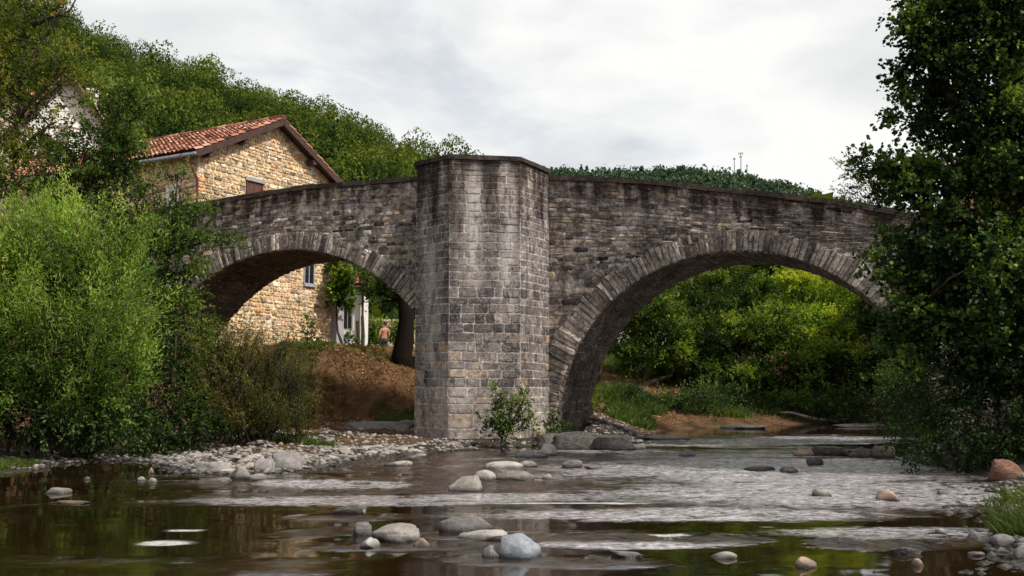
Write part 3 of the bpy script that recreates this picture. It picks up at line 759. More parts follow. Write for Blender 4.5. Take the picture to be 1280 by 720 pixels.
mk('olive_shrub', 'yellowish olive feathery shrub on the pebble bank below the left arch', 'shrub', 320, 21.2,
   [Bl(300, 495, 21, 62, 50), Bl(345, 490, 21.3, 42, 45), Bl(265, 460, 21.2, 40, 40), Bl(380, 515, 21.7, 26, 30, .7), Bl(290, 440, 21.4, 36, 28, .6), Bl(340, 440, 21.6, 28, 26, .5), Bl(320, 535, 21, 70, 20)],
   M['olive'], .05, [[None, at(300, 500, 21.2), at(290, 440, 21.2)], [None, at(340, 500, 21.2), at(350, 450, 21.2)], [None, at(370, 510, 21.4)]],
   per=560, K=18, L=.65, leaf=.065, ratio=.26, up=.9, out=.6, plume=1.6, clump=18, spread=.16, tone=(.50, .15), ntw=700, nlimb=40, limb_r=.018, crown='foliage')
mk('dark_shrub', 'dark tangled shrub between the willow and the olive shrub by the water', 'shrub', 210, 20,
   [Bl(215, 470, 20.3, 45, 60), Bl(180, 535, 19.5, 60, 32), Bl(240, 530, 20, 46, 34), Bl(215, 400, 20.8, 30, 30, .8), Bl(130, 545, 19.2, 45, 25)],
   M['alder'], .06, [[None, at(215, 490, 20.2), at(220, 420, 20.3)], [None, at(250, 520, 20)]], per=620, K=10, L=.3, leaf=.075, ratio=.55, up=.1, hang=.3, tone=(.34, .16), ntw=300, nlimb=30, limb_r=.02, crown='foliage')
mk('bramble_thicket', 'low dark bramble thicket under the willow shrub on the left bank', 'shrub', 50, 18.2,
   [Bl(30, 525, 18.1, 70, 35), Bl(110, 530, 18.3, 55, 32), Bl(-60, 500, 18.2, 60, 60), Bl(60, 470, 18.8, 90, 45)],
   M['dark'], .05, None, per=620, K=9, L=.28, leaf=.08, ratio=.6, up=0, hang=.35, tone=(.55, .18), ntw=260, crown='foliage')
# --- right bank
RT = [Bl(1185, 35, 16, 55, 55), Bl(1250, 40, 16, 75, 80), Bl(1150, 45, 15.8, 36, 38, .8), Bl(1160, 95, 16, 45, 36), Bl(1215, 140, 16, 70, 60), Bl(1275, 200, 16, 80, 80), Bl(1118, 232, 16.4, 42, 26, .8), Bl(1085, 205, 16.5, 24, 16, .5),
      Bl(1180, 235, 16, 65, 45), Bl(1170, 310, 16, 62, 48), Bl(1100, 335, 16, 30, 18, .7), Bl(1240, 330, 15.7, 80, 80), Bl(1180, 410, 16, 66, 55), Bl(1265, 440, 15.7, 70, 70), Bl(1350, 150, 17, 110, 180), Bl(1360, 380, 16.5, 90, 130), Bl(1230, -40, 16.2, 110, 60), Bl(1125, 140, 15.9, 18, 14, .5), Bl(1140, 395, 16, 36, 40)]
mk('alder_tree', 'very large dark alder with round leaves filling the right edge of the view', 'tree', 1290, 16.3, RT, M['right'], .22,
   [[None, at(1290, 400, 16.2), at(1270, 200, 16.2), at(1250, -60, 16.2)], [at(1285, 380, 16.2), at(1210, 300, 16.1), at(1130, 240, 16.3)], [at(1280, 300, 16.2), at(1210, 160, 16.1), at(1150, 60, 16)], [at(1290, 450, 16.2), at(1220, 410, 16), at(1130, 370, 16)]],
   per=900, K=11, L=.32, leaf=.072, ratio=.85, up=.15, out=.5, tone=(.50, .17), shape=ROUND, ntw=900, nlimb=130, limb_r=.03, inner=.4, topl=.25, cvar=.2, spread=.17, clump=40, flat=.7, hang=.1)
mk('dark_shrub', 'dark overgrown shrub at the water edge beneath the large right hand alder', 'shrub', 1200, 16.2,
   [Bl(1165, 490, 16.6, 50, 55), Bl(1140, 545, 16.8, 30, 30, .8), Bl(1225, 510, 16, 60, 55), Bl(1190, 560, 15.9, 55, 26), Bl(1265, 545, 15.6, 50, 35), Bl(1330, 520, 15.6, 60, 80)],
   M['dark'], .05, None, per=850, K=10, L=.3, leaf=.06, ratio=.5, up=.1, hang=.25, tone=(.50, .17), ntw=300, crown='foliage', inner=.45)
mk('sapling_tree', 'small sparse yellow green tree showing over the right end of the bridge parapet', 'tree', 1175, 27.5,
   [Bl(1085, 240, 27.6, 26, 20, .7), Bl(1070, 205, 27.6, 22, 22, .35), Bl(1110, 225, 27.6, 24, 28, .5), Bl(1100, 262, 27.6, 30, 14, .8)],
   M['olive'], .06, [[None, at(1140, 330, 27.7), at(1088, 230, 27.6), at(1078, 190, 27.6)]], per=420, K=9, L=.35, leaf=.08, ratio=.5, tone=(.62, .16), ntw=80, nlimb=14, limb_r=.02)
# --- behind the right arch
kw = dict(K=12, leaf=.13, ratio=.55, ntw=160, flat=.45, spread=.17, clump=46, hang=.15, cvar=.22, topl=.42, inner=.3)
mk('leaning_tree', 'small tree with a thin leaning trunk seen through the left of the right arch', 'tree', 790, 37,
   [Bl(800, 385, 37.3, 45, 40), Bl(775, 420, 37, 28, 22), Bl(825, 425, 37, 40, 28), Bl(790, 445, 37, 30, 14, .7)], M['mid'], .16,
   [[None, at(795, 500, 37), at(806, 470, 37), at(805, 400, 37)], [at(798, 495, 37), at(812, 478, 37), at(840, 468, 37)]], per=400, L=.5, tone=(.56, .17), nlimb=26, limb_r=.04, **kw)
mk('broad_tree', 'dark broad tree leaning over the water in the middle of the right arch', 'tree', 875, 39,
   [Bl(868, 372, 40.5, 48, 34), Bl(920, 358, 41, 40, 34), Bl(880, 420, 39, 52, 34), Bl(945, 415, 39.5, 46, 36), Bl(865, 462, 38, 40, 26), Bl(930, 470, 38.5, 48, 24), Bl(905, 440, 40.5, 60, 50, .7)], M['mid'], .25,
   [[None, at(865, 480, 38.8), at(875, 400, 39.5)], [None, at(900, 480, 38.5), at(940, 420, 39.5)], [None, at(845, 480, 38.6), at(840, 450, 38.5)]], per=400, L=.55, tone=(.50, .17), nlimb=50, limb_r=.06, **kw)
mk('sunlit_tree', 'bright yellow green tree catching the sun at the right of the right arch', 'tree', 1030, 42,
   [Bl(985, 370, 43, 42, 36), Bl(1040, 385, 43, 50, 42), Bl(1000, 420, 42, 55, 45), Bl(1075, 420, 42, 46, 50), Bl(1010, 340, 43.5, 26, 20, .6)], M['yellow'], .22,
   [[None, at(1020, 480, 42), at(1030, 400, 42.5)], [None, at(1050, 450, 42), at(1080, 400, 42)]], per=400, L=.6, tone=(.60, .15), nlimb=40, limb_r=.05, **kw)
mk('overhanging_tree', 'mid green tree behind the right arch low over the water by the dark alder', 'tree', 1165, 37,
   [Bl(1050, 465, 38, 50, 34), Bl(1105, 450, 37, 42, 50), Bl(1000, 470, 38, 45, 26), Bl(1110, 390, 37.5, 36, 40), Bl(1150, 440, 36, 50, 70)], M['mid'], .2,
   [[None, at(1150, 470, 37), at(1100, 420, 37.5)]], per=400, L=.5, tone=(.36, .17), nlimb=26, limb_r=.05, **kw)
kw2 = dict(K=10, leaf=.09, ratio=.5, ntw=80, crown='foliage', trunk=None) ; kw2.pop('trunk')
mk('green_shrub', 'low bright green shrub beside the right foot of the pier vault', 'shrub', 755, 30.5, [Bl(752, 520, 30.5, 24, 12), Bl(785, 532, 31.5, 34, 10), Bl(745, 500, 31, 12, 10, .6)], M['mid'], .04, None, per=560, L=.3, tone=(.62, .15), **kw2)
mk('dark_shrub', 'dark shrub below the leaning tree at the far water edge', 'shrub', 850, 34, [Bl(820, 510, 34, 40, 20), Bl(865, 510, 34.5, 40, 24), Bl(790, 500, 33.5, 26, 16), Bl(900, 505, 36, 40, 24)], M['dark'], .04, None, per=420, L=.4, tone=(.5, .17), **kw2)
mk('round_shrub', 'rounded olive green shrub on the far bank under the sunlit tree', 'shrub', 1025, 36.5, [Bl(1025, 502, 36.5, 38, 20), Bl(985, 508, 36.8, 24, 14)], M['alder'], .04, None, per=420, L=.4, tone=(.55, .17), **kw2)
mk('bank_shrub', 'dark shrub on the far bank at the right foot of the arch', 'shrub', 1090, 35, [Bl(1090, 505, 35, 46, 24), Bl(950, 512, 36.5, 34, 16), Bl(1040, 518, 35.6, 40, 12), Bl(1140, 500, 33, 50, 36)], M['dark'], .04, None, per=420, L=.4, tone=(.45, .17), **kw2)
# --- at and behind the left arch
mk('hollow_tree', 'dark thick flaring tree trunk with low leaves seen just left of the pier', 'tree', 498, 31.5,
   [Bl(487, 368, 33, 28, 18), Bl(505, 345, 33, 36, 22), Bl(465, 350, 36, 28, 16), Bl(512, 385, 32.6, 12, 14, .6)], M['alder'], .52,
   [[None, at(502, 470, 31.6), at(508, 400, 31.8), at(505, 330, 32)], [at(478, 515, 31.2), at(492, 492, 31.5), at(502, 440, 31.7)]], bark='darkbark', per=420, K=10, L=.4, leaf=.10, ratio=.55, tone=(.36, .17), ntw=60, nlimb=20, limb_r=.05)
mk('climbing_vine', 'bright green vine hanging at the right corner of the stone house', 'vine', 428, 39.5,
   [Bl(426, 352, 39.6, 12, 22), Bl(432, 372, 39.5, 9, 12), Bl(423, 335, 39.8, 9, 12)], M['mid'], .06, [[None, at(421, 400, 39.7), at(423, 340, 39.7)]], per=700, K=9, L=.3, leaf=.13, ratio=.8, shape=ROUND, tone=(.62, .15), ntw=10, nlimb=8, limb_r=.02, crown='foliage')
mk('young_plant', 'thin upright leafy plant against the base of the stone house', 'plant', 384, 37, [Bl(384, 410, 37, 5, 18), Bl(390, 430, 37, 13, 7)], M['alder'], .02, [[None, at(384, 425, 37), at(383, 392, 37)]], per=520, K=8, L=.22, leaf=.10, ratio=.5, tone=(.55, .15), ntw=6, nlimb=5, limb_r=.01, crown='foliage')
mk('leafy_plant', 'leafy green plant growing at the foot of the pier facing the river', 'plant', 628, 21.9,
   [Bl(622, 500, 22.3, 10, 16), Bl(634, 525, 22.1, 22, 18), Bl(645, 535, 22.0, 16, 16), Bl(618, 535, 22.0, 16, 14), Bl(650, 505, 22.3, 7, 12, .5)], M['alder'], .02,
   [[None, at(628, 530, 22.1), at(620, 495, 22.3)], [None, at(648, 510, 22.2)]], per=520, K=9, L=.28, leaf=.085, ratio=.5, tone=(.48, .17), ntw=60, nlimb=12, limb_r=.008, crown='foliage', up=.7)
mk('leafy_plant', 'small leafy plant at the corner of the pier and right arch', 'plant', 693, 24.0, [Bl(693, 528, 24.0, 9, 14), Bl(700, 540, 23.8, 9, 8)], M['alder'], .02, None, per=520, K=9, L=.22, leaf=.075, ratio=.5, tone=(.46, .17), ntw=14, crown='foliage', up=.7)

# grass: blades as stuff
def grass(name, label, cells, mat, h=.25, w=.012):
    P = []; H = []
    for (cx, cy, rx, ry, n) in cells:
        a = rs.uniform(0, 2 * PI, n); r = np.sqrt(rs.uniform(0, 1, n)); P.append(np.stack([cx + rx * r * np.cos(a), cy + ry * r * np.sin(a)], 1)); H.append(h * rs.uniform(.4, 1.3, n) * (1.1 - .4 * r))
    P = np.concatenate(P); H = np.concatenate(H); z = ground_h(P[:, 0], P[:, 1]); k = z > -.04; P, H, z = P[k], H[k], z[k]
    n = len(P); b = np.stack([P[:, 0], P[:, 1], z - .02], 1); ln = rs.normal(size=(n, 2)) * .35; d = np.concatenate([ln, np.ones((n, 1))], 1); d = unit(d)
    sd = unit(np.cross(d, unit(rs.normal(size=(n, 3))))); V = np.zeros((n, 5, 3))
    mid = b + d * (H * .55)[:, None]; tip = mid + unit(d + np.concatenate([ln * 1.2, -.2 * np.ones((n, 1))], 1)) * (H * .5)[:, None]
    ww = w * rs.uniform(.6, 1.4, (n, 1)); V[:, 0] = b - sd * ww; V[:, 1] = b + sd * ww; V[:, 2] = mid + sd * ww * .8; V[:, 3] = tip; V[:, 4] = mid - sd * ww * .8
    me = mesh_np(name, V.reshape(-1, 3), np.arange(n * 5).reshape(n, 5), attrs={'tone': np.clip(rs.normal(.55, .2, n), 0, 1)})
    return tag(obj(name, me, mat), label, 'grass', kind='stuff')
gp = lambda px, py: onz(px, py)[:2]
a = gp(1262, 672); b = gp(1130, 712)
grass('grass_tuft', 'tufts of green grass on the right bank in the foreground corner', [(a[0] + .1, a[1], .22, .35, 900), (a[0] + .5, a[1] + .4, .3, .5, 900), (a[0] + .1, 7.7, .25, .25, 500), (a[0] + .6, a[1] - .6, .3, .5, 700), (a[0] + 1.2, 10.5, .9, 2, 1800), (gp(1130, 716)[0], gp(1130, 716)[1], .10, .1, 60)], M['grass'], .27, .005)
grass('grass', 'short bright green grass on the left bank beside the dark thicket', [(-8.9, 16.9, .9, 1.0, 7000), (-10.5, 17.2, 1.5, 1.8, 7000)], M['grass'], .14, .010)
grass('grass', 'patches of grass and weeds on the slope under and behind the left arch', [(-3.1, 28.6, .8, 1.0, 2500), (-4.6, 21.4, .9, .35, 1100), (-6.8, 25, 1.2, 2.5, 3500), (-5.5, 44, 2.5, 3, 5000), (-6.2, 50, 4, 3, 9000), (-6.8, 33, .9, 2, 2500), (-5.2, 31.5, 1.6, 1.0, 350), (-4.6, 35, 1.6, 2.5, 500)], M['grass'], .22, .018)
grass('grass', 'tall yellowish grass on the field bank seen through the right arch', [(4.0, 34, 1.2, 2.0, 5000), (5.5, 42, 3.5, 4, 9000), (3.6, 30.5, .7, 1.6, 2500), (6.8, 35.2, 1.6, .9, 2600), (8.6, 36.2, 1.5, .6, 1400)], M['grass'], .35, .02)

def litter(label, cells):
    P = []
    for (cx, cy, rx, ry, n) in cells:
        a = rs.uniform(0, 2 * PI, n); r = np.sqrt(rs.uniform(0, 1, n)); P.append(np.stack([cx + rx * r * np.cos(a), cy + ry * r * np.sin(a)], 1))
    P = np.concatenate(P); P = P[fbm(P[:, 0] * 1.1, P[:, 1] * 1.1, 0, 3, 77) + rs.normal(0, .25, len(P)) > -.05]; z = ground_h(P[:, 0], P[:, 1]); k = z > .12; P, z = P[k], z[k]; n = len(P)
    ln = rs.uniform(.03, .09, n); pos = np.stack([P[:, 0], P[:, 1], z + rs.uniform(0, .05, n)], 1)
    ax = unit(rs.normal(size=(n, 3)) * np.array((1, 1, .35))); nr = unit(rs.normal(size=(n, 3)) * .5 + np.array((0, 0, 1)))
    tag(obj('leaf_litter', leaves_mesh('leaf_litter', pos, ax, nr, ln, ln * .5, np.clip(rs.normal(.5, .25, n), 0, 1)), M['litter']), label, 'leaf litter', kind='stuff')
M['litter'] = leafmat('dead_leaves', [(0, (.08, .04, .018)), (.5, (.34, .175, .08)), (.85, (.52, .32, .16)), (1, (.62, .48, .30))], .1, .1, .9)
litter('brown leaf litter and twigs on the earth slopes behind the arches', [(-5.5, 33, 3.0, 6.5, 26000), (-8, 30, 3, 4, 8000), (5.5, 37, 4.0, 6, 16000), (9, 37, 5, 3, 8000), (-4, 42, 4, 5, 8000)])

# ------------------------------------------------------------------ hills and forest
def hill(name, sky, D0, D1, z0, matg, seed, rough):
    """terrain whose ridge line at distance D1 has the heights sky = [(px,py)...]"""
    pxs = np.linspace(sky[0][0], sky[-1][0], 150); R = np.interp(pxs, [p[0] for p in sky], [p[1] for p in sky])
    ds = list(np.linspace(D0, D1, 70)) + list(D1 + (D1 - D0) * np.array([.1, .25, .5]))
    X = np.zeros((len(ds), len(pxs))); Y = X.copy(); Z = X.copy()
    for i, D in enumerate(ds):
        X[i] = (pxs - 640) / FPX * D; Y[i] = D
        zr = CH + (480 - R) / FPX * D1; t = (D - D0) / (D1 - D0)
        if t <= 1: Z[i] = z0 + (zr - z0) * (t ** .9)
        else: Z[i] = zr - (D - D1) * .5
    Z += rough * fbm(X / (D1 * .12), Y / (D1 * .12), 0, 3, seed) * np.minimum(1, (Y - D0) / (D1 - D0)) * np.clip((D1 * 1.0 - Y) / (D1 - D0) * 2, 0, 1)
    i = np.arange(X.size).reshape(X.shape); F = np.stack([i[:-1, :-1], i[:-1, 1:], i[1:, 1:], i[1:, :-1]], -1).reshape(-1, 4)
    V = np.stack([X.ravel(), Y.ravel(), Z.ravel()], 1)
    struct(name, mesh_np(name, V, F, smooth=True), matg)
    def hz(x, y):
        from_px = x / y * FPX + 640; u = np.clip((from_px - pxs[0]) / (pxs[-1] - pxs[0]) * (len(pxs) - 1), 0, len(pxs) - 1.001)
        dd = np.array(ds); v = np.clip(np.interp(y, dd, np.arange(len(dd))), 0, len(dd) - 1.001)
        a = v.astype(int); b = u.astype(int); fv = v - a; fu = u - b
        return (Z[a, b] * (1 - fu) + Z[a, b + 1] * fu) * (1 - fv) + (Z[a + 1, b] * (1 - fu) + Z[a + 1, b + 1] * fu) * fv
    return hz
M['hillsoil'] = simple('hill_soil', (.018, .028, .009), .95, .5, .2)
def crown_template(nl, leaf, kind):
    d = unit(rs.normal(size=(nl, 3)));
    if kind == 'round':
        lum = unit(rs.normal(size=(11, 3))); q = np.max(d @ lum.T, 1); r = .52 + .56 * np.clip((q - .6) / .4, 0, 1) ** .7 + rs.normal(0, .06, nl)
        p = d * r[:, None] * np.array((1, 1, .95)); p[:, 2] += .1
        n = unit(d + rs.normal(size=(nl, 3)) * .55)
    else:
        t = rs.uniform(0, 1, nl) ** .8; a = rs.uniform(0, 2 * PI, nl); r = (1 - t) * .55 * (1 + .25 * np.sin(t * 22)) + .03
        p = np.stack([np.cos(a) * r, np.sin(a) * r, t * 2.2 - 1], 1); n = unit(np.stack([np.cos(a), np.sin(a), .5 + 0 * a], 1) + rs.normal(size=(nl, 3)) * .4); d = n
    t1 = unit(np.cross(n, rs.normal(size=(nl, 3)))); t2 = np.cross(n, t1); s = leaf * rs.uniform(.6, 1.3, (nl, 1))
    V = np.stack([p - t1 * s - t2 * s * .3, p + t2 * s * .7 - t1 * s * .1, p + t1 * s + t2 * s * .1, p - t2 * s * .8], 1)
    return V, .58 * p[:, 2] + (np.linalg.norm(p, axis=1) - .9) * .7 + rs.normal(0, .10, nl)  # crown shading painted in the tone: dark undersides and hollows
def forest(name, label, pts, rad, mat, nl, leaf, kind='round', zs=1.0, tb=.48):
    temps = [crown_template(nl, leaf, kind) for _ in range(6)]; Vs = []; Ts = []
    for i, p in enumerate(pts):
        V, T = temps[i % 6]; r = rad * rs.uniform(.5, 1.0) * (1.55 if rs.rand() < .3 else 1.05); a = rs.uniform(0, 2 * PI); c, s = math.cos(a), math.sin(a)
        Q = V @ np.array([[c, s, 0], [-s, c, 0], [0, 0, 1]]) * np.array((r, r, r * zs * rs.uniform(.85, 1.25))); Q = Q + p + np.array((0, 0, r * .5 * zs))
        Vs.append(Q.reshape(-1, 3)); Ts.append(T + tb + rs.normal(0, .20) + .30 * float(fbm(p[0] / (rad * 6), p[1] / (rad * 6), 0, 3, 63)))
    V = np.concatenate(Vs); T = np.concatenate(Ts)
    return tag(obj(name, mesh_np(name, V, np.arange(len(V)).reshape(-1, 4), attrs={'tone': np.clip(T, 0, 1)}), mat), label, 'forest', kind='stuff')
SKY1 = [(-260, -130), (-100, -42), (0, 2), (70, 34), (110, 56), (200, 86), (300, 124), (400, 158), (450, 179), (520, 205), (575, 222), (610, 236), (660, 250), (720, 290), (800, 340), (900, 410), (1000, 475)]
hz = hill('hillside', SKY1, 95, 330, 2, M['hillsoil'], 3, 9)
n = 1650; D = 120 + (335 - 120) * rs.uniform(0, 1, n) ** .62; px = rs.uniform(-330, 800, n)
x = (px - 640) / FPX * D; z = hz(x, D); pts = np.stack([x, D, z + rs.uniform(-1.2, 1.8, n)], 1)
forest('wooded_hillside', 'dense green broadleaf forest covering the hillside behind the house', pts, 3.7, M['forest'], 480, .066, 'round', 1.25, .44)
SKY2 = [(300, 235), (560, 222), (685, 213), (760, 215), (849, 212), (900, 216), (931, 220), (985, 231), (1032, 245), (1100, 262), (1200, 285), (1400, 300), (1700, 330)]
hz2 = hill('far_hill', [(a, b + 4) for a, b in SKY2], 420, 900, 5, M['hillsoil'], 5, 10)
n = 5200; D = 560 + 345 * rs.uniform(0, 1, n) ** .5; px = rs.uniform(560, 1300, n); x = (px - 640) / FPX * D
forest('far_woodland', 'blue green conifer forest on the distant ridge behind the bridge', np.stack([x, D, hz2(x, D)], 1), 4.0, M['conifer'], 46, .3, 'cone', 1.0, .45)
n = 1500; D = 700 + 200 * rs.uniform(0, 1, n) ** .5; px = rs.uniform(600, 1300, n); x = (px - 640) / FPX * D
forest('far_woodland', 'rounded broadleaf crowns mixed into the conifer forest of the distant ridge', np.stack([x, D, hz2(x, D)], 1), 5.0, M['conifer'], 60, .2, 'round', 1.0, .55)
# belt of trees across the valley floor behind the garden
pts = []
for i in range(260):
    D = random.uniform(70, 115); px = random.uniform(430, 1500); X_ = (px - 640) / FPX * D; pts.append((X_, D, random.uniform(1, 5)))
for i in range(160):
    D = random.uniform(62, 90); px = random.uniform(900, 1500); X_ = (px - 640) / FPX * D; pts.append((X_, D, random.uniform(1, 5)))
forest('valley_woodland', 'dark woodland belt behind the garden seen through the arches', np.array(pts), 3.0, M['forest'], 260, .14, 'round', 1.2, .35)

# antenna masts on the far ridge
def mast(px, top, base, label, heads):
    D = 880; b = at(px, base, D); h = (base - top) / FPX * D
    o = empty('antenna_mast', label, 'antenna mast', tuple(b), 0); mb = MB(); w = .55
    for i in range(3):
        a = i * 2.094; mb.bar((w * math.cos(a), w * math.sin(a), -8), (w * .4 * math.cos(a), w * .4 * math.sin(a), h), .22, .22)
    k = int(h / 1.4)
    for j in range(k):
        z = j * 1.4; r = w * (1 - .6 * z / h)
        for i in range(3):
            a = i * 2.094; c = (i + 1) * 2.094; mb.bar((r * math.cos(a), r * math.sin(a), z), (r * math.cos(c), r * math.sin(c), z + 1.2), .14, .14)
    mb.build('lattice_tower', M['metal'], o)
    for (zz, n, rr, ph) in heads:
        for i in range(n):
            m2 = MB(); a = i * 2 * PI / n + .3; x_, y_ = rr * math.cos(a), rr * math.sin(a)
            m2.box(x_ - .3, x_ + .3, y_ - .3, y_ + .3, h * zz - ph / 2, h * zz + ph / 2); m2.bar((0, 0, h * zz), (x_, y_, h * zz), .15, .15); m2.build('antenna_panel', M['metal'], o)
mast(926.5, 190, 222, 'tall central antenna mast with panels on the distant ridge', [(.97, 6, 1.9, 1.6), (.84, 3, 1.0, 1.0)])
mast(918.3, 197, 221, 'thin left antenna mast with a small head on the distant ridge', [(.97, 3, .8, 1.2)])
mast(934, 205, 223, 'shortest right antenna mast on the distant ridge', [(.9, 2, .4, 2.0)])

# ------------------------------------------------------------------ buildings
def roof_tiles(o, p0, along, down, L, Sl, name='roof', tw=.21, th=.36):
    """barrel tiles: p0 eave-line corner at ridge; along = unit along ridge, down = unit down slope"""
    al = np.array(along); dn = np.array(down); up = unit(np.cross(al, dn));
    if up[2] < 0: up = -up
    nt_ = int(L / tw); nr_ = int(Sl / th); V = []; F = []; T = []
    for r in range(nr_):
        for c in range(nt_):
            t = float(np.clip(rs.normal(.52, .27) + (.3 if rs.rand() < .06 else 0), 0, 1)); b = len(V); jl = rs.normal() * .012
            for e in (0, 1):
                for k in range(6):
                    a = PI * k / 5; wv = tw * (.5 if e else .44); x = c * tw + tw / 2 - math.cos(a) * wv; hh = math.sin(a) * .075 + (.055 if e else .015)
                    V.append(np.array(p0) + al * x + dn * (r * th + (th * 1.08 if e else 0) + jl) + up * hh)
            for k in range(5): F.append((b + k, b + k + 1, b + 7 + k, b + 6 + k)); T.append(t)
            # dark mouth of the tile
            F.append((b + 6, b + 7, b + 10, b + 11)); T.append(0); F.append((b + 7, b + 8, b + 9, b + 10)); T.append(0)
    me = mesh_np(name, np.array(V), np.array(F), attrs={'tone': T})
    ob = obj(name, me, M['tile'], o)
    mb = MB(); q = [np.array(p0), np.array(p0) + al * L, np.array(p0) + al * L + dn * Sl, np.array(p0) + dn * Sl]
    mb.hexa([tuple(x - up * .10) for x in q] + [tuple(x + up * .005) for x in q]); mb.build('roof_deck', M['timber'], ob)
    return ob

def stone_house():
    # local: x along gable (left corner -> right), y along the ridge (away), z up
    c = at(240, 430, 34.0); ang = math.radians(60); ax = np.array((math.cos(ang), math.sin(ang))); ay = np.array((-math.sin(ang), math.cos(ang)))
    o = empty('stone_house', 'warm yellow stone house with red tiled gable roof behind the bridge', 'house', (c[0], c[1], 0), ang)
    Wd, Ld, eave, ridge = 7.25, 11.0, 9.45, 11.30; z0 = 1.2; mid = 3.75
    def rz(x): return eave + (ridge - eave) * (1 - abs(x - mid) / (mid if x < mid else Wd - mid))
    mb = MB()
    for i in range(24):
        a, b = Wd * i / 24, Wd * (i + 1) / 24
        for y_, fl in ((0, 0), (Ld, 1)):
            P = [(a, y_, z0), (b, y_, z0), (b, y_, rz(b)), (a, y_, rz(a))]; mb.poly(P[::-1] if fl else P)
    mb.poly([(0, Ld, z0), (0, 0, z0), (0, 0, eave), (0, Ld, eave)]); mb.poly([(Wd, 0, z0), (Wd, Ld, z0), (Wd, Ld, eave), (Wd, 0, eave)])
    wall = mb.build('wall', M['hmortar'], o)
    wins = [(2.35, 3.1, 7.9, 8.85), (5.55, 6.05, 5.35, 6.25)]
    S = Stones()
    def Mg(u, v, h): return (u, -h, v)
    def Ms(u, v, h): return (-h, u, v)
    def tf(u, v):
        t = random.gauss(.48, .24)
        if v > 7: t += .04
        if random.random() < .07: t = random.uniform(.85, 1)
        return min(1, max(0, t))
    def sp(v):
        bl = [(a - .06, b + .06) for a, b, c_, d in wins if c_ - .08 < v < d + .16]; hi = Wd
        lo = 0
        if v > eave - .2:
            k = (v + .12 - eave) / (ridge - eave)
            if k > .97: return []
            k = max(0, k); lo = mid * k; hi = Wd - (Wd - mid) * k
        out = []; cur = lo
        for a, b in sorted(bl): out.append((cur, a)); cur = b
        out.append((cur, hi)); return [q for q in out if q[1] - q[0] > .08]
    wp = lambda u, v: v + .03 * float(vnoise(u * .8, v * 1.1, 0, 60))
    courses(S, Mg, sp, z0, ridge, lambda v: (.09, .21), lambda v: (.13, .42), (.012, .055), tf, wp, None, .03)
    courses(S, Ms, lambda v: [(0, Ld)], z0, eave, lambda v: (.15, .27), lambda v: (.22, .6), (.01, .04), tf, wp, None, .03)
    me = S.mesh('stonework')
    obj('stonework', me, M['house'], wall)
    for (a, b, c_, d), tall in zip(wins, (0, 1)):
        w = MB(); w.box(a, b, -.015, .02, c_, d); win = w.build('window', M['shutter'] if not tall else M['glass'], o)
        f = MB()
        for q in ((a - .05, a, c_, d), (b, b + .05, c_, d), (a - .05, b + .05, c_ - .06, c_)): f.box(q[0], q[1], -.05, .03, q[2], q[3])
        f.box((a + b) / 2 - .02, (a + b) / 2 + .02, -.035, .0, c_, d)
        f.build('frame', M['shutter'] if not tall else M['sill'], win)
        s_ = MB(); s_.box(a - .12, b + .12, -.09, .03, d, d + .13) if not tall else s_.box(a - .1, b + .1, -.12, .03, c_ - .14, c_ - .06); s_.build('lintel' if not tall else 'sill', M['sill'], win)
    w = MB(); w.box(-.03, .02, .7, 1.5, 7.3, 8.4); win = w.build('window', M['white'], o)
    # roof
    ov = .45; lx = mid + .45; sl = (ridge - eave) / mid
    dl = unit(np.array((-1, 0, -sl))); dr = unit(np.array((1, 0, -(ridge - eave) / (Wd - mid))))
    roof_tiles(o, (mid, -ov, ridge + .12), (0, 1, 0), dl, Ld + ov, math.hypot(lx, lx * sl))
    lr = Wd - mid + .5; slr = (ridge - eave) / (Wd - mid)
    roof_tiles(o, (mid, -ov, ridge + .12), (0, 1, 0), dr, Ld + ov, math.hypot(lr, lr * slr))
    rc = MB(); n = 30
    for i in range(n):
        y_ = -ov + (Ld + ov) * i / n; rc.tube([(mid, y_, ridge + .17), (mid, y_ + (Ld + ov) / n * 1.05, ridge + .17)], [.13, .105], 8, random.random())
    rc.build('ridge_tile', M['tile'], o)
    bb = MB()
    for s_, dd, LL in ((-1, dl, math.hypot(lx, lx * sl)), (1, dr, math.hypot(lr, lr * slr))):
        a = np.array((mid, -ov + .02, ridge + .0)); bb.bar(a, a + dd * LL, .06, .22)
    bb.build('barge_board', M['timber'], o)
    for (x_, ww) in ((.25, .16), (1.9, .16), (5.6, .16), (6.9, .16)):
        p = MB(); p.box(x_ - .09, x_ + .09, -ov + .05, .02, rz(x_) - .30, rz(x_) - .12); p.build('purlin', M['timber'], o)
    gt = MB(); gt.tube([(-.50, -ov, eave - .22), (-.50, Ld, eave - .22)], [.07, .07], 8); gu = gt.build('gutter', M['gutter'], o, True)
    dp = MB(); dp.tube([(-.48, -.1, eave - .25), (-.40, -.1, eave - .5), (-.1, -.12, eave - 1.0), (-.09, -.12, eave - 1.4), (-.09, -.12, 2.0)], [.05] * 5, 8); dp.build('downpipe', M['pipe'], o, True)
    dp = MB(); dp.tube([(Wd + .04, -.1, eave - .25), (Wd + .04, -.1, 3.0)], [.05] * 2, 8); dp.build('downpipe', M['timber'], o, True)
    ch = MB(); ch.box(1.5, 2.1, 9.2, 9.9, 10.2, 11.9); ch.box(1.42, 2.18, 9.12, 9.98, 11.9, 12.0); ch.build('chimney', M['white'], o)
    bs = MB(); bs.box(Wd - .12, Wd + .32, -.35, .1, 2.4, 4.9); bs.build('buttress', M['sill'], o)
    return o
stone_house()

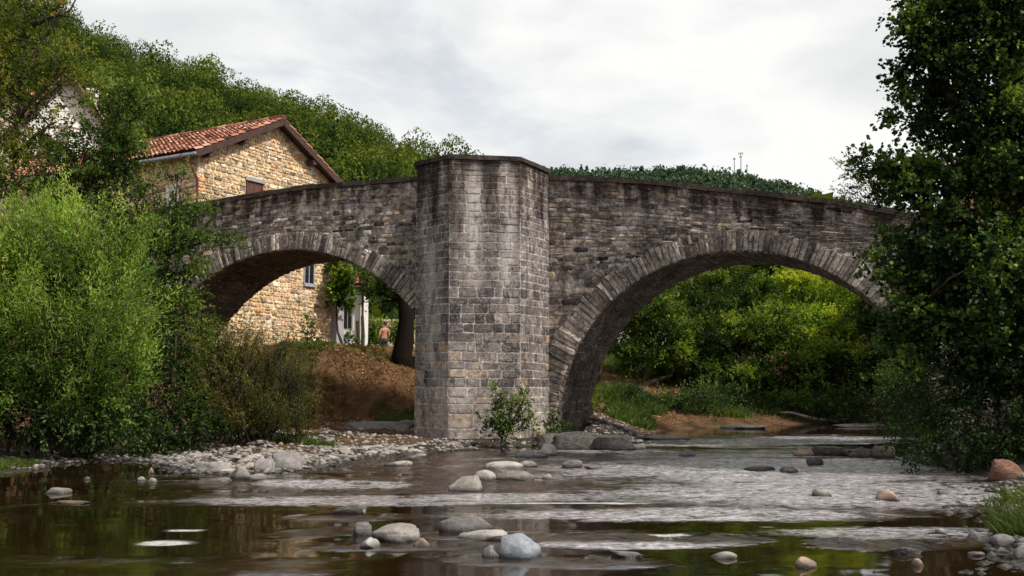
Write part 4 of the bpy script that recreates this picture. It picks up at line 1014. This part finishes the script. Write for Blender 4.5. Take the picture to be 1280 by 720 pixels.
def plain_house(name, label, c, ang, Wd, Ld, z0, eave, ridge, wmat, wins=(), ov=.5, group=None):
    o = empty(name, label, 'house', (c[0], c[1], 0), ang); mid = Wd / 2; mb = MB()
    for y_, fl in ((0, 0), (Ld, 1)):
        P = [(0, y_, z0), (Wd, y_, z0), (Wd, y_, eave), (mid, y_, ridge), (0, y_, eave)]; mb.poly(P[::-1] if fl else P)
    mb.poly([(0, Ld, z0), (0, 0, z0), (0, 0, eave), (0, Ld, eave)]); mb.poly([(Wd, 0, z0), (Wd, Ld, z0), (Wd, Ld, eave), (Wd, 0, eave)])
    mb.build('wall', wmat, o); sl = (ridge - eave) / mid; lx = mid + ov
    for s_ in (-1, 1):
        d = unit(np.array((s_, 0, -sl))); roof_tiles(o, (mid, -ov, ridge + .12), (0, 1, 0), d, Ld + ov, math.hypot(lx, lx * sl))
        b = MB(); a = np.array((mid, -ov + .02, ridge)); b.bar(a, a + d * math.hypot(lx, lx * sl), .07, .24); b.build('barge_board', M['timber'], o)
    for (a, b, c_, d) in wins:
        w = MB(); w.box(a, b, -.03, .02, c_, d); win = w.build('window', M['shutter'], o)
        f = MB(); [f.box(*q) for q in ((a - .06, a, -.07, .02, c_, d), (b, b + .06, -.07, .02, c_, d), (a - .06, b + .06, -.07, .02, d, d + .06), (a - .06, b + .06, -.07, .02, c_ - .06, c_))]; f.build('frame', M['timber'], win)
    return o
c = at(22, 200, 47)
wh = plain_house('white_house', 'white rendered house with dark timber eaves behind the trees at upper left', c, math.radians(22), 4.1, 9, 2.5, 13.7, 16.4, M['white'], [(.95, 1.4, 12.3, 13.4)], .5)
mbx = MB(); mbx.box(2.9, 3.4, 3, 3.5, 14.5, 16.7); mbx.box(2.82, 3.48, 2.92, 3.58, 16.7, 16.8); mbx.build('chimney', M['white'], wh)
c = at(12, 250, 42)
o = empty('tiled_outbuilding', 'low outbuilding with a pale terracotta tiled roof in front of the white house', 'outbuilding', (c[0], c[1], 0), math.radians(20))
mb = MB(); mb.box(0, 4.5, 0, 3.2, 2.5, 9.9); mb.build('wall', M['white'], o)
roof_tiles(o, (-.3, 3.3, 11.9), (1, 0, 0), unit(np.array((0, -1, -.52))), 5.0, 4.1)
c = at(-60, 250, 52)
plain_house('terracotta_roof_house', 'terracotta roofed house cut by the left edge of the photo', c, math.radians(8), 6, 8, 2.5, 14.2, 17.6, M['cream'])
c = at(1200, 300, 33)
plain_house('pink_house', 'brick pink house glimpsed through gaps in the large right hand alder', c, math.radians(-24), 7, 9, 2.5, 8.6, 10.6, M['pink'], [(1.5, 2.4, 6.5, 8), (4.2, 5.1, 6.5, 8)])
# white shed through the left arch
c = at(412, 430, 46.5); sh = empty('white_shed', 'small white shed with a sloping tiled roof seen through the left arch', 'shed', (c[0], c[1], 0), math.radians(4))
mb = MB(); mb.box(0, 1.55, 0, 3, 2.6, 5.55); mb.build('wall', M['white'], sh)
roof_tiles(sh, (-.2, .5, 6.5), (1, 0, 0), unit(np.array((.10, -1, -.55))), 2.2, 1.3)
mb = MB(); mb.box(.62, 1.0, -.03, .02, 4.0, 5.1); w_ = mb.build('window', M['glass'], sh)
mb = MB(); [mb.box(*q) for q in ((.56, .62, -.06, .02, 3.95, 5.15), (1.0, 1.06, -.06, .02, 3.95, 5.15), (.56, 1.06, -.06, .02, 5.15, 5.21), (.8, .83, -.05, .0, 4, 5.1))]; mb.build('frame', M['sill'], w_)
mb = MB(); mb.box(1.47, 1.57, -.2, -.1, 2.7, 5.7); mb.build('post', M['timber'], sh)
# cream garden wall further back
c = at(440, 430, 62); gw = MB(); gw.box(0, 9, 0, .3, 2.6, 5.3); gw.box(-.05, 9.05, -.06, .36, 5.3, 5.42)
tag(gw.build('garden_wall', M['cream'], None, loc=(c[0], c[1], 0)), 'cream garden wall behind the shirtless person and the green plants', 'wall')
c = at(735, 440, 58); gw = MB(); gw.box(0, 8, 0, .3, 2.4, 4.6); gw.box(-.05, 8.05, -.06, .36, 4.6, 4.7)
tag(gw.build('garden_wall', M['cream'], None, loc=(c[0], c[1], 0)), 'pale sunlit wall of the garden seen through the right arch', 'wall')
# wooden posts
for px, py, lab, h in ((447, 432, 'rough wooden fence post standing right of the white shed', 1.5), (453, 434, 'thin tree stake beside the rough wooden fence post', 1.7)):
    p = at(px, py, 43); z = groundz(p[0], p[1]); mb = MB(); mb.tube([(0, 0, -.2), (.02, 0, h * .5), (-.02, 0, h)], [.09, .08, .07], 7, .8, .15); tag(mb.build('fence_post', M['bark'], None, loc=(p[0], p[1], z)), lab, 'post')
# objects in the garden behind right arch
p = at(757, 455, 48); z = groundz(p[0], p[1]); mb = MB(); mb.tube([(0, 0, 0), (0, 0, .06), (0, 0, .4), (0, 0, .75), (0, 0, .8)], [.26, .29, .31, .29, .25], 16); tag(mb.build('plastic_barrel', M['blue'], None, True, loc=(p[0], p[1], z + .9)), 'turquoise plastic barrel in the garden beside the right arch vault', 'barrel')
mb = MB(); mb.box(-.45, .45, -.4, .4, -.1, .85); mb.box(-.5, .5, -.45, .45, .85, .898); tag(mb.build('stone_plinth', M['sill'], None, loc=(p[0], p[1], z)), 'grey stone block carrying the turquoise barrel', 'plinth')
p = at(771, 470, 45); z = groundz(p[0], p[1]); mb = MB(); mb.tube([(0, 0, 0), (0, 0, .05), (0, 0, .6), (0, 0, 1.0), (0, 0, 1.08), (0, 0, 1.15)], [.20, .23, .23, .22, .12, .11], 16); tag(mb.build('plastic_drum', M['whitep'], None, True, loc=(p[0], p[1], z)), 'white plastic drum standing in the garden grass', 'drum')

# garden plants (rows of crops behind the left arch)
for i, (px, D_, w_) in enumerate(((462, 52, 14), (492, 51, 14), (508, 49, 12), (470, 55, 14))):
    lab = ['tall green garden plants left of the shirtless person', 'green garden plants right of the shirtless person', 'green garden plants next to the dark trunk', 'green bean rows behind the shirtless person'][i]
    mk('garden_plant', lab, 'plant', px, D_, [Bl(px, 412, D_, w_, 11), Bl(px, 424, D_, w_, 9)], M['mid'], .02, None, per=420, K=8, L=.3, leaf=.14, ratio=.5, tone=(.66, .15), ntw=10, crown='foliage', group='garden plants behind the left arch')
mk('dark_bush', 'small dark bush at the foot of the white shed', 'shrub', 438, 42.5, [Bl(440, 428, 42.5, 11, 8), Bl(430, 424, 43, 7, 6)], M['alder'], .02, None, per=500, K=8, L=.25, leaf=.1, ratio=.5, tone=(.4, .15), ntw=8, crown='foliage')

# bare-chested man in the garden
def person():
    p = at(479, 420, 50); z = 2.15
    o = empty('person', 'bare backed person in dark shorts bending among the garden plants, seen from behind', 'person', (p[0], p[1], z + .55), math.radians(205)); o.rotation_euler = (math.radians(-9), 0, math.radians(205))
    J = [((0, 0, .95), .16), ((0, 0, 1.12), .135), ((0, .01, 1.32), .165), ((0, .01, 1.44), .13), ((0, 0, 1.53), .06), ((0, -.01, 1.60), .085), ((0, -.015, 1.70), .095), ((0, 0, 1.78), .06)]
    v = [j[0] for j in J]; r = [j[1] for j in J]; e = [(i, i + 1) for i in range(7)]
    for s_ in (-1, 1):
        b = len(v); v += [(s_ * .19, .01, 1.42), (s_ * .25, .03, 1.15), (s_ * .24, -.12, .95), (s_ * .22, -.2, .9)]; r += [.062, .047, .037, .035]; e += [(3, b), (b, b + 1), (b + 1, b + 2), (b + 2, b + 3)]
        for f in range(4):
            q = len(v); v += [(s_ * (.20 + .016 * f), -.26, .87 - .004 * f), (s_ * (.20 + .016 * f), -.29, .84)]; r += [.011, .009]; e += [(b + 3, q), (q, q + 1)]
        q = len(v); v += [(s_ * .17, -.23, .89), (s_ * .16, -.25, .88)]; r += [.012, .010]; e += [(b + 3, q), (q, q + 1)]
        b = len(v); v += [(s_ * .10, 0, .86), (s_ * .11, -.02, .5), (s_ * .11, .02, .08), (s_ * .12, -.14, .03)]; r += [.095, .06, .042, .04]; e += [(0, b), (b, b + 1), (b + 1, b + 2), (b + 2, b + 3)]
    me = bpy.data.meshes.new('body'); me.from_pydata(v, e, [])
    ob = obj('body', me, M['skin'], o); m1 = ob.modifiers.new('skin', 'SKIN')
    for i, s_ in enumerate(me.skin_vertices[0].data): s_.radius = (r[i], r[i] * (.75 if i < 5 else 1)); s_.use_root = (i == 0)
    m2 = ob.modifiers.new('sub', 'SUBSURF'); m2.levels = 1; m2.render_levels = 2
    mb = MB(); mb.tube([(0, .02, 1.70), (0, .02, 1.76), (0, .015, 1.82)], [.108, .10, .05], 10, .2, .05); mb.build('hair', M['hair'], o, True)
    mb = MB(); mb.tube([(0, 0, 1.0), (0, 0, .88), (0, 0, .80)], [.175, .19, .19], 12)
    for s_ in (-1, 1): mb.tube([(s_ * .10, 0, .88), (s_ * .115, -.01, .55)], [.115, .10], 10)
    mb.build('shorts', M['cloth'], o, True)
person()

# ------------------------------------------------------------------ rocks
import bmesh
def rockmesh(name, seed, blocky=.3, sub=3):
    bm = bmesh.new(); bmesh.ops.create_icosphere(bm, subdivisions=sub, radius=1); r = np.random.RandomState(seed)
    co = np.array([v.co[:] for v in bm.verts])
    pw = 1 - .6 * blocky; co = np.sign(co) * np.abs(co) ** pw; co /= np.abs(co).max()
    for _ in range(int(5 + 14 * (1 - blocky))):
        n_ = r.normal(size=3); n_[2] = n_[2] * .7 + (.35 if r.rand() < .5 else 0); n_ = unit(n_); k = co @ n_; d_ = k.max() * r.uniform(.62, .9)
        m_ = k > d_; co[m_] -= np.outer((k[m_] - d_) * (.9 + blocky * .1), n_)
    nn_ = fbm(co[:, 0] * 1.3 + seed, co[:, 1] * 1.3, co[:, 2] * 1.3, 4, seed % 50); co *= (1 + .20 * nn_)[:, None]
    co += unit(co) * (.05 * fbm(co[:, 0] * 6, co[:, 1] * 6, co[:, 2] * 6, 2, 7))[:, None]
    sh = r.uniform(-.35, .35); co[:, 0] += sh * co[:, 2] * .5
    co[:, 0] = (co[:, 0] - (co[:, 0].max() + co[:, 0].min()) / 2); co[:, 0] /= co[:, 0].max(); co[:, 1] /= np.abs(co[:, 1]).max(); co[:, 2] /= co[:, 2].max()
    co[:, 2] = np.where(co[:, 2] < 0, co[:, 2] * .6, co[:, 2])
    for v, c_ in zip(bm.verts, co): v.co = c_
    me = bpy.data.meshes.new(name); bm.to_mesh(me); bm.free(); me.polygons.foreach_set('use_smooth', [True] * len(me.polygons)); 
    return me
RK = [
 (582, 614, 44, 19, 'pale', .9, 'blocky pale boulder in the shallows straight in front of the pier'),
 (586, 664, 78, 20, 'grey', .1, 'long rounded grey boulder in the pool behind the flat white slab'),
 (602, 675, 66, 10, 'pale', .6, 'flat white slab of rock between the long grey boulder and the blue grey one'),
 (649, 698, 52, 29, 'blue', .9, 'angular blue grey boulder in the near pool'),
 (615, 698, 28, 15, 'grey', .1, 'small brownish round stone touching the left of the blue grey boulder'),
 (494, 677, 62, 19, 'pale', .1, 'smooth pale boulder, largest of the left cluster in the near pool'),
 (452, 669, 24, 16, 'grey', .5, 'lumpy grey stone behind the left cluster in the near pool'),
 (461, 685, 26, 12, 'pale', .1, 'small pale round stone in front of the left cluster'),
 (527, 682, 22, 9, 'pink', .1, 'small pinkish stone at the right of the left cluster'),
 (434, 642, 38, 10, 'dark', .2, 'dark wet flat rock alone in the rapids left of the pier'),
 (357, 588, 40, 20, 'grey', .9, 'squarish grey boulder at the edge of the pebble bank'),
 (264, 591, 52, 13, 'pale', .4, 'long flat pale rock at the front edge of the pebble bank'),
 (327, 590, 26, 15, 'grey', .9, 'wedge shaped grey rock next to the squarish boulder'),
 (299, 598, 24, 16, 'pale', .4, 'pale slanting rock at the tip of the pebble bank'),
 (318, 600, 44, 7, 'grey', .4, 'low flat grey rock at the tip of the pebble bank'),
 (643, 600, 54, 11, 'pale', .6, 'flat pale slab right of the blocky pale boulder'),
 (606, 600, 30, 12, 'pale', .3, 'pale rock touching the left end of the flat slab'),
 (684, 599, 14, 7, 'pale', .2, 'tiny pale stone just right of the flat slab'),
 (716, 585, 26, 10, 'pale', .4, 'small pale pointed stone in the rapids right of the pier plant'),
 (742, 586, 24, 4, 'pale', .3, 'thin pale stone barely above water right of the pointed one'),
 (630, 586, 50, 9, 'pale', .3, 'low pale rock in the shallows just below the pier plant'),
 (660, 583, 26, 7, 'grey', .3, 'low grey rock behind the flat slab in front of the pier'),
 (664, 573, 44, 8, 'grey', .5, 'flat grey rock close to the pier footing'),
 (683, 569, 30, 15, 'pale', .4, 'white stone leaning on the rocks at the right corner of the pier'),
 (725, 562, 80, 22, 'dark', .8, 'large dark ledge rock at the foot of the right arch'),
 (768, 563, 52, 19, 'dark', .9, 'dark triangular ledge rock right of the large ledge'),
 (694, 560, 50, 18, 'dark', .7, 'dark ledge rock against the pier corner'),
 (797, 562, 26, 8, 'grey', .6, 'small grey end rock of the ledge below the right arch'),
 (470, 548, 90, 15, 'grey', .8, 'wide flat grey rock shelf under the left arch beside the pier'),
 (503, 546, 40, 16, 'grey', .8, 'blocky grey rock between the rock shelf and the pier'),
 (1115, 626, 32, 13, 'pink', .6, 'tan pointed stone in the rapids near the right bank'),
 (1030, 621, 24, 10, 'pale', .2, 'pale round stone in the middle of the right hand rapids'),
 (1266, 604, 44, 24, 'rust', .7, 'large rusty orange boulder on the right bank'),
 (1078, 572, 32, 13, 'dark', .4, 'dark rock, middle of the row below the far shrubs'),
 (1106, 572, 32, 15, 'dark', .5, 'dark rock, right end of the row below the far shrubs'),
 (1040, 570, 48, 11, 'dark', .5, 'long dark rock, left part of the row below the far shrubs'),
 (1007, 570, 26, 8, 'pink', .3, 'flat brown rock at the left end of the dark rock row'),
 (1021, 582, 20, 11, 'dark', .8, 'pointed dark rock alone in front of the dark rock row'),
 (988, 591, 22, 7, 'dark', .3, 'low dark rock in the rapids left of the pointed dark one'),
 (950, 588, 40, 5, 'dark', .3, 'long low dark rock barely above the rapids'),
 (861, 571, 24, 9, 'grey', .3, 'grey stone in the rapids below the centre of the right arch'),
 (1010, 710, 26, 12, 'pink', .3, 'reddish stone at the bottom edge of the photo'),
 (906, 698, 34, 8, 'pale', .1, 'pale flat stone in the near pool right of centre'),
 (785, 695, 42, 5, 'pale', .2, 'thin pale flat stone in the near pool'),
 (1150, 708, 16, 9, 'pink', .2, 'small pink round stone near the right foreground grass'),
 (1135, 694, 44, 9, 'dark', .3, 'dark wet flat rock near the right foreground grass'),
 (1219, 674, 16, 11, 'grey', .2, 'small grey round stone at the edge of the right bank'),
 (1258, 683, 26, 14, 'grey', .2, 'smooth grey stone half in the right bank grass'),
 (1280, 698, 20, 16, 'grey', .2, 'round grey stone cut by the right edge'),
 (1222, 695, 22, 5, 'pale', .2, 'thin pale stone below the small grey one on the right'),
 (1180, 668, 16, 7, 'pale', .2, 'small pale stone in the water near the right bank'),
 (1178, 619, 14, 6, 'pale', .2, 'tiny pale stone in dark water by the right shrub'),
 (68, 617, 34, 7, 'pale', .6, 'pale pointed stone alone in the dark pool at far left'),
 (85, 630, 44, 3, 'pink', .3, 'thin brown stone awash in the dark pool at far left'),
 (189, 604, 12, 7, 'pale', .2, 'pale little stone in the pool before the pebble bank'),
 (188, 592, 9, 8, 'pink', .2, 'pinkish little stone in the pool before the pebble bank'),
 (176, 601, 12, 5, 'pale', .1, 'flat little stone left of the pale one in the pool'),
 (107, 600, 8, 4, 'grey', .1, 'tiny grey stone in the dark left pool'),
 (450, 606, 26, 4, 'grey', .3, 'low grey stone in the rapids below the pebble bank'),
 (495, 583, 40, 7, 'pale', .4, 'low pale slab in the rapids at the right end of the pebble bank'),
 (930, 536, 60, 5, 'dark', .5, 'flat dark rock shelf on the far bank behind the arch'),
 (1090, 534, 90, 4, 'dark', .4, 'long low dark shelf on the far bank at the right'),
 (835, 550, 60, 6, 'grey', .4, 'low grey rock at the far bank under the right arch'),
]
for i, (px, py, w, h, col, blk, lab) in enumerate(RK):
    p = onz(px, py); D_ = p[1]; k = D_ / FPX; rw = w * k / 2; hh = h * k
    me = rockmesh('boulder', 100 + i, blk, 4 if w > 35 else 3); o = obj('boulder', me, M['rock_' + col])
    dep = max(rw * .6, min(rw * 1.0, hh * 1.5)); z = max(0, groundz(p[0], p[1] + dep)) if sdist(np.array([p[0]]), np.array([p[1] + dep]))[0] > 0 else 0
    o.location = (p[0], p[1] + dep * .7, min(z, .12) - hh * .03); o.scale = (rw, dep, hh * .98); o.rotation_euler = (0, 0, random.uniform(-.25, .25))
    tag(o, lab, 'rock')
# cobbles: individuals
CM = [rockmesh('cobble', 300 + i, .2 + .08 * i, 3) for i in range(10)]
for m_ in CM: m_.materials.append(M['rock_pale'])
def cobbles(n, fn, lab, grp, smin, smax):
    c = 0; tries = 0; L_ = []
    while c < n and tries < n * 30:
        tries += 1; x, y = fn(); s = random.uniform(smin, smax) ** 1.0
        if random.random() < .5: s *= .6
        if any((x - a) ** 2 + (y - b) ** 2 < (s + r_) ** 2 * .55 for a, b, r_ in L_): continue
        z = groundz(x, y); 
        if z < -s * .7: continue
        L_.append((x, y, s)); o = bpy.data.objects.new('cobble', CM[random.randrange(10)]); C.objects.link(o)
        hgt = random.uniform(.2, .48); o.location = (x, y, max(z, -.05) - s * hgt * .05); o.scale = (s * random.uniform(.8, 1.3), s * random.uniform(.7, 1), s * hgt); o.rotation_euler = (random.uniform(-.2, .2), random.uniform(-.2, .2), random.uniform(0, 6.28))
        tag(o, lab, 'stone', grp); c += 1
def shore(pxa, pya, pxb, pyb):
    def f():
        p = onz(random.uniform(pxa, pxb), random.uniform(pya, pyb)); return p[0], p[1]
    return f
cobbles(150, shore(200, 562, 590, 592), 'pale cobble lying on the pebble bank left of the pier', 'cobbles of the pebble bank', .06, .22)
cobbles(45, shore(400, 556, 700, 580), 'pale cobble at the foot of the pier', 'cobbles at the pier foot', .07, .18)
cobbles(28, shore(60, 573, 250, 590), 'pale cobble along the left shoreline below the thicket', 'cobbles of the left shoreline', .05, .13)
cobbles(30, shore(700, 545, 850, 560), 'pale cobble on the shore under the right arch', 'cobbles under the right arch', .07, .2)
cobbles(46, shore(560, 566, 840, 605), 'cobble in the shallows in front of the pier', 'cobbles in the shallows', .06, .17)
cobbles(26, shore(1165, 612, 1275, 700), 'cobble along the right foreground shoreline', 'cobbles of the right shoreline', .03, .08)
# pebbles: stuff
def pebbles(n, fns):
    bm = bmesh.new(); bmesh.ops.create_icosphere(bm, subdivisions=1, radius=1); bm.verts.ensure_lookup_table(); bv = np.array([v.co[:] for v in bm.verts]); bf = np.array([[v.index for v in f.verts] for f in bm.faces]); bm.free()
    P = np.array([random.choice(fns)() for _ in range(n)]); z = ground_h(P[:, 0], P[:, 1]); k = (z > -.10); P, z = P[k], z[k]; n = len(P)
    s = rs.uniform(.02, .075, n); sc = np.stack([s * rs.uniform(.8, 1.4, n), s * rs.uniform(.7, 1.1, n), s * rs.uniform(.4, .8, n)], 1); a = rs.uniform(0, 6.28, n)
    V = bv[None] * sc[:, None] * (1 + rs.normal(0, .1, (n, len(bv), 1))); x = V[..., 0] * np.cos(a)[:, None] - V[..., 1] * np.sin(a)[:, None]; y = V[..., 0] * np.sin(a)[:, None] + V[..., 1] * np.cos(a)[:, None]
    V = np.stack([x + P[:, 0:1], y + P[:, 1:2], V[..., 2] + np.maximum(z, -.03)[:, None] + .005], -1); F = (bf[None] + (np.arange(n) * len(bv))[:, None, None]).reshape(-1, 3)
    tag(obj('gravel', mesh_np('gravel', V.reshape(-1, 3), F, attrs={'tone': np.repeat(rs.uniform(0, 1, n), len(bf))}, smooth=True), M['pebble']), 'small pale pebbles and gravel covering the river banks', 'gravel', kind='stuff')
pebbles(6000, [shore(190, 553, 600, 595)] * 4 + [shore(400, 540, 720, 572), shore(0, 572, 260, 588), shore(700, 540, 860, 560), shore(1170, 605, 1290, 719)])
# dead branch on the far bank
mb = MB(); pts = [at(945, 515, 36), at(990, 516, 36), at(1015, 523, 35.8), at(1045, 527, 35.7), at(1062, 522, 35.8), at(1070, 514, 35.9)]
mb.tube([tuple(p) for p in pts], [.03, .05, .06, .07, .05, .02], 7, .5, .2); mb.tube([tuple(at(1040, 526, 35.7)), tuple(at(1055, 529, 35.7)), tuple(at(1075, 533, 35.6))], [.05, .05, .04], 6, .5, .2)
tag(mb.build('dead_branch', M['deadwood'], None, True), 'bleached dead branch lying on the far bank under the right arch', 'branch')

# ------------------------------------------------------------------ light, sky, camera
SUN = Vector((.62, -.31, .72)).normalized()
w = bpy.data.worlds.new('World'); bpy.context.scene.world = w; w.use_nodes = True; nt = w.node_tree
for n in list(nt.nodes): nt.nodes.remove(n)
g = NG(nt); out = g.n('ShaderNodeOutputWorld')
sky = g.n('ShaderNodeTexSky'); sky.sky_type = 'NISHITA'; sky.sun_disc = False; sky.sun_elevation = math.asin(SUN.z); sky.sun_rotation = math.atan2(SUN.x, SUN.y)
bg1 = g.n('ShaderNodeBackground'); g.l(sky.outputs[0], bg1.inputs[0]); bg1.inputs[1].default_value = .13
tc = g.n('ShaderNodeTexCoord'); vec = g.mapping(tc.outputs['Generated'], (1, 1, 2.6), (.3, .1, 0))
cn = g.noise(vec, 2.6, 7, .55, .3); cn2 = g.noise(g.mapping(vec, (1, 1, 1), (4, 2, 1)), 4.5, 6, .5, .2)
colr = g.ramp(cn2, [(.32, (.78, .79, .795)), (.46, (.89, .895, .895)), (.58, (1.0, 1.0, .985))])
sp_ = g.n('ShaderNodeSeparateXYZ'); g.l(tc.outputs['Generated'], sp_.inputs[0])
colr = g.mix(1.0, colr, g.ramp(sp_.outputs[2], [(.0, 1.0), (.38, 1.0), (.65, .60), (1, .46)]), 'MULTIPLY')
bg2 = g.n('ShaderNodeBackground'); g.l(colr, bg2.inputs[0]); bg2.inputs[1].default_value = 1.0
fac = g.ramp(cn, [(.36, .72), (.44, .95), (.52, 1.0)])
mx = g.n('ShaderNodeMixShader'); g.l(fac, mx.inputs[0]); g.l(bg1.outputs[0], mx.inputs[1]); g.l(bg2.outputs[0], mx.inputs[2]); g.l(mx.outputs[0], out.inputs['Surface'])
sl = bpy.data.lights.new('sun', 'SUN'); sl.energy = 4.8; sl.angle = math.radians(3.0); sl.color = (1, .94, .84)
so = bpy.data.objects.new('sun', sl); C.objects.link(so); so.rotation_euler = SUN.to_track_quat('Z', 'Y').to_euler()
cam = bpy.data.cameras.new('camera'); cam.lens = 35; cam.sensor_width = 36; cam.clip_end = 8000; cam.clip_start = .1
co = bpy.data.objects.new('camera', cam); C.objects.link(co); co.location = (0, 0, CH); co.rotation_euler = (PI / 2 + TILT, 0, 0)
sc = bpy.context.scene; sc.camera = co
sc.view_settings.view_transform = 'Standard'; sc.view_settings.look = 'None'; sc.view_settings.exposure = 0
sc.render.engine = 'CYCLES'; sc.cycles.max_bounces = 6; sc.cycles.transparent_max_bounces = 4; sc.cycles.use_denoising = True
